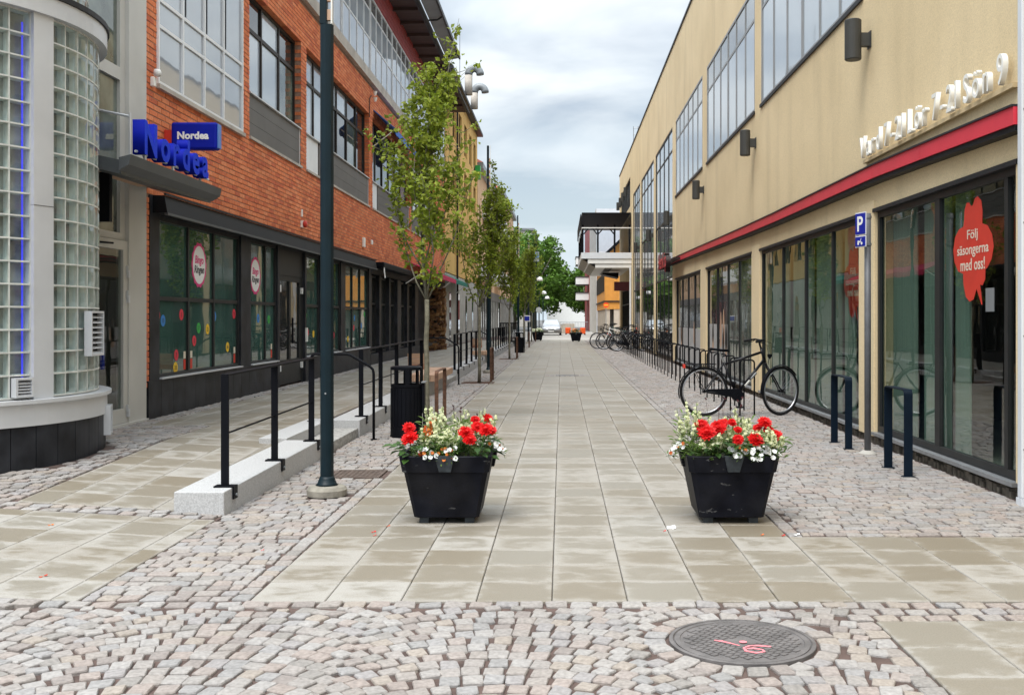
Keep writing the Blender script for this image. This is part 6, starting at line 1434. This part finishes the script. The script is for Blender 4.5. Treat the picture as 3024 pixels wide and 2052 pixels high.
# fallen petals
rgp = random.Random(77); k = 0
for x, y, m, s, lb in ((-1.31, 7.22, 'petal_red', .022, 'red fallen petal left of the left planter'), (-1.28, 7.1, 'petal_red', .014, 'small red petal on the slab joint left of the left planter'), (-1.24, 7.42, 'petal_orange', .018, 'pale fallen petal by the left planter foot'), (-1.92, 6.65, 'petal_red', .012, 'red petal on the setts near the lamp post'), (.78, 7.36, 'petal_white', .045, 'torn white paper scrap left of the right planter'), (.72, 7.25, 'petal_red', .014, 'red petal beside the white scrap'), (1.38, 7.12, 'petal_orange', .02, 'orange petal in front of the right planter'), (1.52, 7.1, 'petal_red', .02, 'red petal in front of the right planter'), (1.62, 7.13, 'petal_white', .028, 'white petal right of the right planter'), (-3.55, 7.2, 'petal_orange', .022, 'orange leaf on the left slabs'), (-2.95, 5.9, 'petal_orange', .025, 'brown leaf on the lower left slabs')):
    b = MB(); petal_ring(b, (x, y, zt(x, y) + .005), (rgp.uniform(-.2, .2), -.2, 1), 4 if s > .03 else 2, 0, s, s * .5, .004, rg=rgp); tag(b.build('fallen_petal', M[m]), lb, 'petal', 'petals and scraps on the ground')

# ================================================================== BICYCLES
def bicycle(x, y, rz, fm, label, steer=.12, s=1.0, basket=False, lean=0.):
    t = thing('bicycle', label, 'bicycle', (x, y, 0), rotz=rz, world=False, group='parked bicycles'); t.scale = (s, s, s); t.rotation_euler = (lean, 0, rz)
    Rw = .35; RA_, FA = Vector((0, 0, Rw)), Vector((1.11, 0, Rw))
    def wheel(c, st, nm):
        cs, sn = math.cos(st), math.sin(st); P = lambda a, r, dy=0.: (c.x + r * math.cos(a) * cs - dy * sn, c.y + r * math.cos(a) * sn + dy * cs, c.z + r * math.sin(a))
        b = MB(); n = 40; pts = [P(2 * math.pi * k / n, Rw - .019) for k in range(n + 1)]; b.tube(pts, .019, 8, caps=False); w_ = b.build('wheel', M['rubber'], t, smooth=True)
        b = MB(); b.tube([P(2 * math.pi * k / n, Rw - .045) for k in range(n + 1)], .011, 6, caps=False); b.build('rim', M['spoke'], w_, smooth=True)
        b = MB(); b.tube([P(0, 0, -.045), P(0, 0, .045)], .022, 10); b.build('hub', M['black'], w_)
        b = MB()
        for k in range(28): a = 2 * math.pi * k / 28; b.tube([P(a + .9 * (1 if k % 2 else -1), .018, .025 * (1 if k % 4 < 2 else -1)), P(a, Rw - .05)], .0011, 3, caps=False)
        b.build('spokes', M['spoke'], w_, kind='stuff')
        return P
    Pr = wheel(RA_, 0, 'r'); Pf = wheel(FA, steer, 'f')
    bb = Vector((.465, 0, .30)); st = Vector((.285, 0, .76)); hb = Vector((.885, 0, .76)); ht = Vector((.825, 0, .95))
    f = MB(); f.tube([bb, st], .017, 8); f.tube([st + Vector((.01, 0, -.03)), hb.lerp(ht, .75)], .018, 8); f.tube([bb, hb.lerp(ht, .2)], .021, 8); f.tube([hb, ht], .02, 8)
    for sy in (-1, 1): f.tube([st + Vector((0, .01 * sy, -.02)), (0.03, .05 * sy, Rw + .02), (0, .05 * sy, Rw)], .0085, 6); f.tube([bb + Vector((-.02, .03 * sy, 0)), (0, .05 * sy, Rw)], .0095, 6)
    fr = f.build('frame', fm, t, smooth=True)
    b = MB(); b.tube([bb.lerp(hb, .28), bb.lerp(hb, .45)], .0225, 8); b.build('frame_decal', M['offwhite'], fr)
    b = MB(); b.tube([bb.lerp(hb, .5), bb.lerp(hb, .68)], .0222, 8); b.build('frame_decal', M['galv'], fr)
    k = MB(); b = k; cr_ = hb + Vector((.02, 0, -.06)); b.tube([hb, cr_], .018, 8)
    for sy in (-1, 1): b.tube([tuple(cr_ + Vector((0, .045 * sy, 0))), (1.0, .05 * sy, .55), (1.085, .05 * sy, .39), Pf(0, 0, .05 * sy)], .0105, 6)
    b.tube([tuple(cr_ + Vector((0, -.045, 0))), tuple(cr_ + Vector((0, .045, 0)))], .014, 6); b.build('fork', fm, t, smooth=True)
    b = MB(); b.tube([st, (.225, 0, .915)], .0135, 8); b.build('seatpost', M['spoke'], t)
    b = MB(); vs = []
    prof = [(-.15, .078, .96), (-.12, .085, .965), (-.05, .07, .955), (.04, .03, .945), (.12, .02, .94), (.135, .008, .93)]
    for px, hw_, pz in prof: vs += [(.225 + px, -hw_, pz - .035), (.225 + px, -hw_ * .8, pz), (.225 + px, hw_ * .8, pz), (.225 + px, hw_, pz - .035)]
    fs = []
    for i in range(5):
        for j in range(4): fs.append((i * 4 + j, i * 4 + (j + 1) % 4, i * 4 + 4 + (j + 1) % 4, i * 4 + 4 + j))
    fs += [(0, 1, 2, 3), (23, 22, 21, 20)]; b.add(vs, fs); b.build('saddle', M['black'], t, smooth=True)
    b = MB(); b.tube([ht, (.80, 0, 1.03), (.83, 0, 1.06)], .015, 8); b.build('stem', M['black'], t)
    b = MB(); b.tube([(.70, -.29, 1.06), (.80, -.22, 1.08), (.84, -.08, 1.07), (.84, .08, 1.07), (.80, .22, 1.08), (.70, .29, 1.06)], .012, 8); hbz = b.build('handlebar', M['black'], t, smooth=True)
    for sy in (-1, 1):
        b = MB(); b.tube([(.665, .305 * sy, 1.053), (.765, .25 * sy, 1.073)], .018, 8); b.build('grip', M['rubber'], hbz); b = MB(); b.tube([(.80, .22 * sy, 1.07), (.78, .27 * sy, 1.045), (.72, .30 * sy, 1.03)], .006, 5); b.build('brake_lever', M['black'], hbz)
    b = MB(); b.tube([(.83, .1, 1.06), (.93, .08, 1.0), (.95, .03, .85), (.94, .03, .72)], .0035, 5); b.tube([(.83, -.12, 1.07), (.97, -.05, 1.02), (.98, 0, .88), (.93, .02, .75)], .0035, 5); b.build('cable', M['black'], t)
    for (c, a0, a1, P) in ((RA_, 20, 195, Pr), (FA, 35, 185, Pf)):
        b = MB(); pts = [P(R(a0 + (a1 - a0) * q / 18), Rw + .016) for q in range(19)]; vs = []; 
        for q in range(19):
            a = R(a0 + (a1 - a0) * q / 18); vs += [P(a, Rw + .010, -.026), P(a, Rw + .022, 0), P(a, Rw + .010, .026)]
        b.add(vs, [(3 * q + j, 3 * q + j + 1, 3 * q + 4 + j, 3 * q + 3 + j) for q in range(18) for j in range(2)]); b.build('mudguard', M['black'], t, smooth=True)
    b = MB(); b.hexa([(.03, -.05, .33), (.5, -.05, .25), (.5, -.035, .25), (.03, -.035, .33), (.02, -.05, .385), (.5, -.05, .39), (.5, -.035, .39), (.02, -.035, .385)]); b.build('chain_guard', M['black'], t, bevel=.01)
    b = MB(); b.disc((bb.x, -.055, bb.z), .09, (0, -1, 0), .01, 20); b.build('chainring', M['black'], t)
    for sg in (1, -1):
        b = MB(); e = (bb.x + .02 * sg, -.075 * sg, bb.z - .165 * sg); b.tube([(bb.x, -.07 * sg, bb.z), e], .009, 6); ck = b.build('crank', M['black'], t); b = MB(); b.box(e[0] - .045, e[0] + .045, e[1] - .09 if sg > 0 else e[1], e[1] if sg > 0 else e[1] + .09, e[2] - .012, e[2] + .012); b.build('pedal', M['rubber'], ck)
    b = MB(); 
    for sy in (-.06, 0, .06): b.tube([(-.27, sy, .735), (.16, sy, .735)], .006, 6)
    for xx in (-.27, -.05, .16): b.tube([(xx, -.06, .735), (xx, .06, .735)], .006, 6)
    for sy in (-1, 1): b.tube([(-.18, .06 * sy, .735), (0, .055 * sy, Rw)], .005, 5); b.tube([(-.02, .06 * sy, .735), (0, .055 * sy, Rw)], .005, 5)
    b.build('luggage_rack', M['black'], t)
    MB().box(-.30, -.275, -.035, .035, .68, .735).build('rear_light', M['stk_red'], t); b = MB(); b.lathe([(.012, -.03), (.034, .0), (.036, .03), (0, .035)], (.95, 0, .84), 10); b.build('headlight', M['black'], t)
    if basket:
        b = MB()
        for k in range(5): z = .78 + .05 * k; e = .9 + .1 * k / 4; b.tube([(.98 - .14 * e, -.16 * e, z), (.98 + .14 * e, -.16 * e, z), (.98 + .14 * e, .16 * e, z), (.98 - .14 * e, .16 * e, z), (.98 - .14 * e, -.16 * e, z)], .006, 4)
        for u in range(6): b.tube([(.85 + .05 * u, -.15, .78), (.845 + .05 * u, -.165, .98)], .005, 4); b.tube([(.85 + .05 * u, .15, .78), (.845 + .05 * u, .165, .98)], .005, 4)
        b.build('basket', M['black'], t)
    return t
bicycle(2.17, 15.78, .10, M['bike_black'], 'black city bicycle parked at the near end of the bike hoops', steer=.45, s=1.08)
bicycle(3.25, 49.6, math.pi + .12, M['bike_white'], 'white framed bicycle in front of the far group of bikes', s=1.12, steer=-.2)
bicycle(3.0, 50.6, math.pi - .1, M['bike_black'], 'black bicycle with basket left in the far group of bikes', s=1.12, basket=True)
bicycle(3.5, 51.5, math.pi + .05, M['bike_green'], 'grey green bicycle at the back of the far group', s=1.15, basket=True)
bicycle(2.45, 48.0, .1, M['bike_black'], 'black bicycle nearest the ochre wall in the far group', s=1.1); bicycle(2.5, 46.9, .05, M['bike_black'], 'dark bicycle at the near side of the far bike group', s=1.05)

# ================================================================== FAR END OF THE STREET
planter(-1.58, 69, -.0, 1.15, 'far left black planter beside the parked car'); planter(.93, 66.5, 0, 1.15, 'far right black planter in the middle of the street')
for i, (x, y, lb) in enumerate(((-1.58, 69, 'mixed pale flowers in the far left planter'), (.93, 66.5, 'orange flowers in the far right planter'))):
    rg = random.Random(90 + i); t = thing('flower_clump', lb, 'flower', (x, y, .5)); lf = MB(); fl = MB()
    for k in range(240):
        a = rg.uniform(0, 6.28); q = rg.uniform(0, .42); leaf_shape(lf, (x + q * math.cos(a), y + q * math.sin(a), .5 + rg.uniform(.02, .3) * (1 - q)), (rg.gauss(0, 1), rg.gauss(0, 1), .3), (0, 0, 1), .12, .06)
    for k in range(40):
        a = rg.uniform(0, 6.28); q = rg.uniform(0, .42); petal_ring(fl, (x + q * math.cos(a), y + q * math.sin(a), .62 + rg.uniform(.0, .25) * (1 - q)), (rg.gauss(0, .4), -.6, 1), 6, 0, .055, .03, .01, rg=rg)
    lf.build('foliage', M['leaf_light'], t); fl.build('blossom', M['petal_orange' if i else 'petal_cream'], t)
# parked car facing the camera
def car(x, y, label):
    t = thing('parked_car', label, 'car', (x, y, -.035), world=False)
    # lower body: cross sections along y (front at 0)
    sec = [(0.0, .70, .30, .56), (.06, .80, .24, .66), (.3, .87, .22, .76), (1.1, .90, .2, .86), (1.5, .90, .2, .90), (3.4, .90, .2, .94), (4.3, .88, .22, .92), (4.6, .80, .3, .80)]
    b = MB(); vs = []
    for yy, hw_, z0, z1 in sec: vs += [(-hw_ * .94, yy, z0), (-hw_, yy, (z0 + z1) * .5), (-hw_ * .93, yy, z1 - .04), (-hw_ * .7, yy, z1), (hw_ * .7, yy, z1), (hw_ * .93, yy, z1 - .04), (hw_, yy, (z0 + z1) * .5), (hw_ * .94, yy, z0)]
    fs = []
    for i in range(len(sec) - 1):
        for j in range(8): fs.append((i * 8 + j, i * 8 + 8 + j, i * 8 + 8 + (j + 1) % 8, i * 8 + (j + 1) % 8))
    fs += [tuple(range(8)), tuple(range(len(vs) - 1, len(vs) - 9, -1))]; b.add(vs, fs); body = b.build('body', M['car_silver'], t, smooth=False, bevel=.02)
    b = MB(); b.hexa([(-.80, 1.35, .88), (.80, 1.35, .88), (.80, 4.1, .92), (-.80, 4.1, .92), (-.58, 2.1, 1.38), (.58, 2.1, 1.38), (.58, 3.4, 1.38), (-.58, 3.4, 1.38)]); b.build('cabin', M['car_silver'], t, bevel=.04)
    b = MB(); b.add([(-.72, 1.40, .915), (.72, 1.40, .915), (.53, 2.05, 1.345), (-.53, 2.05, 1.345)], [(0, 1, 2, 3)]); b.v = [(a, c - .018, d + .012) for a, c, d in b.v]; b.build('windscreen', M['g_sky'], t)
    for sx in (-1, 1): b = MB(); b.add([(sx * .795, 1.6, .93), (sx * .795, 3.8, .95), (sx * .60, 3.35, 1.33), (sx * .60, 2.2, 1.33)], [(0, 1, 2, 3)]); b.v = [(a + sx * .02, c, d) for a, c, d in b.v]; b.build('side_window', M['g_dark'], t)
    MB().box(-.30, .30, -.025, .04, .50, .62).build('grille', M['black'], t, bevel=.01); b = MB(); b.tube([(-.28, -.03, .51), (.28, -.03, .61)], .012, 6); b.build('grille_bar', M['chrome'], t)
    for sx in (-1, 1): MB().box(sx * .36, sx * .74, -.012 + .0, .08, .50, .63).build('headlight', M['g_white'], t, bevel=.02); MB().box(sx * .86, sx * 1.02, 1.45, 1.6, .92, 1.05).build('mirror', M['car_silver'], t, bevel=.02)
    MB().box(-.82, .82, -.05, .1, .27, .45).build('bumper', M['greypanel'], t, bevel=.03); MB().box(-.26, .26, -.06, -.051, .33, .44).build('number_plate', M['white'], t)
    for sx in (-1, 1):
        for yy in (.85, 3.6):
            b = MB(); b.disc((sx * .72, yy, .31), .31, (sx, 0, 0), .2, 20); w_ = b.build('wheel', M['rubber'], t); b = MB(); b.disc((sx * .921, yy, .31), .2, (sx, 0, 0), .006, 14); b.build('hubcap', M['galv'], w_)
    return t
car(-.92, 92, 'silver sedan parked facing the camera at the street end')
def globe_lamp(x, y, H, label):
    t = thing('street_lamp', label, 'street lamp', (x, y, 0), group='distant lamps with white globes'); b = MB(); b.tube([(x - .5, y, 0), (x - .5, y, H), (x - .4, y, H + .25), (x, y, H + .28)], .05, 8); b.build('mast', M['teal'], t)
    MB().lathe([(.0, -.02), (.29, 0), (.27, .18), (.16, .32), (0, .36)], (x, y, H - .1), 16).build('globe', M['globe'], t, smooth=True); b = MB(); b.tube([(x, y, H + .2), (x, y, H + .3)], .04, 6); b.build('cap', M['teal'], t)
globe_lamp(-1.9, 90, 4.85, 'nearest distant street lamp with a white globe'); globe_lamp(-1.9, 112, 4.2, 'second distant street lamp with a white globe'); globe_lamp(-1.7, 124, 3.9, 'third and lowest distant globe lamp against the trees')
def pole_sign(name, label, x, y, H, r_, parts, cat='sign'):
    t = thing(name, label, cat, (x, y, -.03)); b = MB(); b.tube([(x, y, -.03), (x, y, H + r_)], .03, 8); b.build('post', M['galv'], t)
    for kind, m in parts:
        if kind == 'disc': b = MB(); b.disc((x, y - .04, H), r_, (0, -1, 0), .01, 20); b.build('disc', M[m], t)
        if kind == 'bar': MB().box(x - r_ * .72, x + r_ * .72, y - .056, y - .051, H - r_ * .2, H + r_ * .2).build('bar', M[m], t)
pole_sign('no_entry_sign', 'orange red no entry sign with yellow bar before the orange house', 3.4, 79, 2.5, .21, (('disc', 'sign_noentry'), ('bar', 'sign_yellow'))); pole_sign('round_sign', 'grey back of a round sign left of the parked car', -1.75, 80, 2.13, .23, (('disc', 'signback'),))
lbx = thing('light_box', 'pale box sign on a pole above the far trees', 'sign', (-2.1, 86, 0)); b = MB(); b.tube([(-2.1, 86, 0), (-2.1, 86, 8.2)], .05, 8); b.build('pole', M['teal'], lbx); MB().box(-2.35, -1.85, 85.9, 86.2, 6.2, 7.0).build('box', M['zinc'], lbx); MB().box(-2.3, -1.9, 85.88, 85.899, 6.5, 6.9).build('panel', M['bluesky'], lbx)
bs = thing('blue_sign', 'small blue and white sign beside the far trees', 'sign', (-2.0, 58, 0)); b = MB(); b.tube([(-2.05, 58, 0), (-2.05, 58, 2.0)], .03, 8); b.build('post', M['galv'], bs); MB().box(-2.1, -1.75, 57.95, 57.98, 1.3, 1.65).build('plate', M['white'], bs); MB().box(-2.06, -1.79, 57.93, 57.949, 1.36, 1.6).build('symbol', M['pcolor'], bs)
for i, (x, y, lb) in enumerate(((.62, 98, 'orange plastic barrier between car and far planter'), (1.98, 96, 'orange plastic barrier right of the far planter'))):
    t = thing('traffic_barrier', lb, 'barrier', (x, y, -.035), group='orange barriers at the street end'); MB().box(x - .25, x + .25, y - .15, y + .15, .05, .62).build('body', M['orange_plastic'], t, bevel=.05)
    for s_ in (-1, 1): MB().box(x + s_ * .12, x + s_ * .26, y - .25, y + .25, -.035, .048).build('foot', M['rubber'], t)
cf = thing('crowd_fence', 'grey construction fence at the far end of the street', 'fence', (1.2, 108, 0))
for k in range(22): b = MB(); b.tube([(-.6 + .16 * k, 108, 0), (-.6 + .16 * k, 108, 1.1)], .015, 5); b.build('bar', M['galv'], cf)
for z in (.15, 1.1): b = MB(); b.tube([(-.6, 108, z), (2.8, 108, z)], .025, 6); b.build('rail', M['galv'], cf)
cr_ = thing('timber_hoarding', 'pale hoarding boards behind the parked car', 'hoarding', (-.2, 104, 0)); 
for k in range(6): MB().box(-.35 + .28 * k, -.08 + .28 * k, 104, 104.06, -.03, .95).build('board', M['beige'], cr_)
sk = thing('stone_block', 'low pale stone block at the end of the sett verge', 'block', (2.3, 60, 0)); MB().box(1.9, 3.3, 62.5, 64.2, -.02, .2).build('block_body', M['granite'], sk, bevel=.02)
fcs = thing('black_screen', 'black slatted screen on the left sidewalk beyond the third tree', 'screen', (-2.7, 56, 0))
for k in range(12): MB().box(-3.3 + .085 * k, -3.25 + .085 * k, 55.6, 55.63, .0, 1.25).build('slat', M['black'], fcs)
MB().box(-3.32, -2.26, 55.631, 55.66, 1.2, 1.26).build('rail', M['black'], fcs)
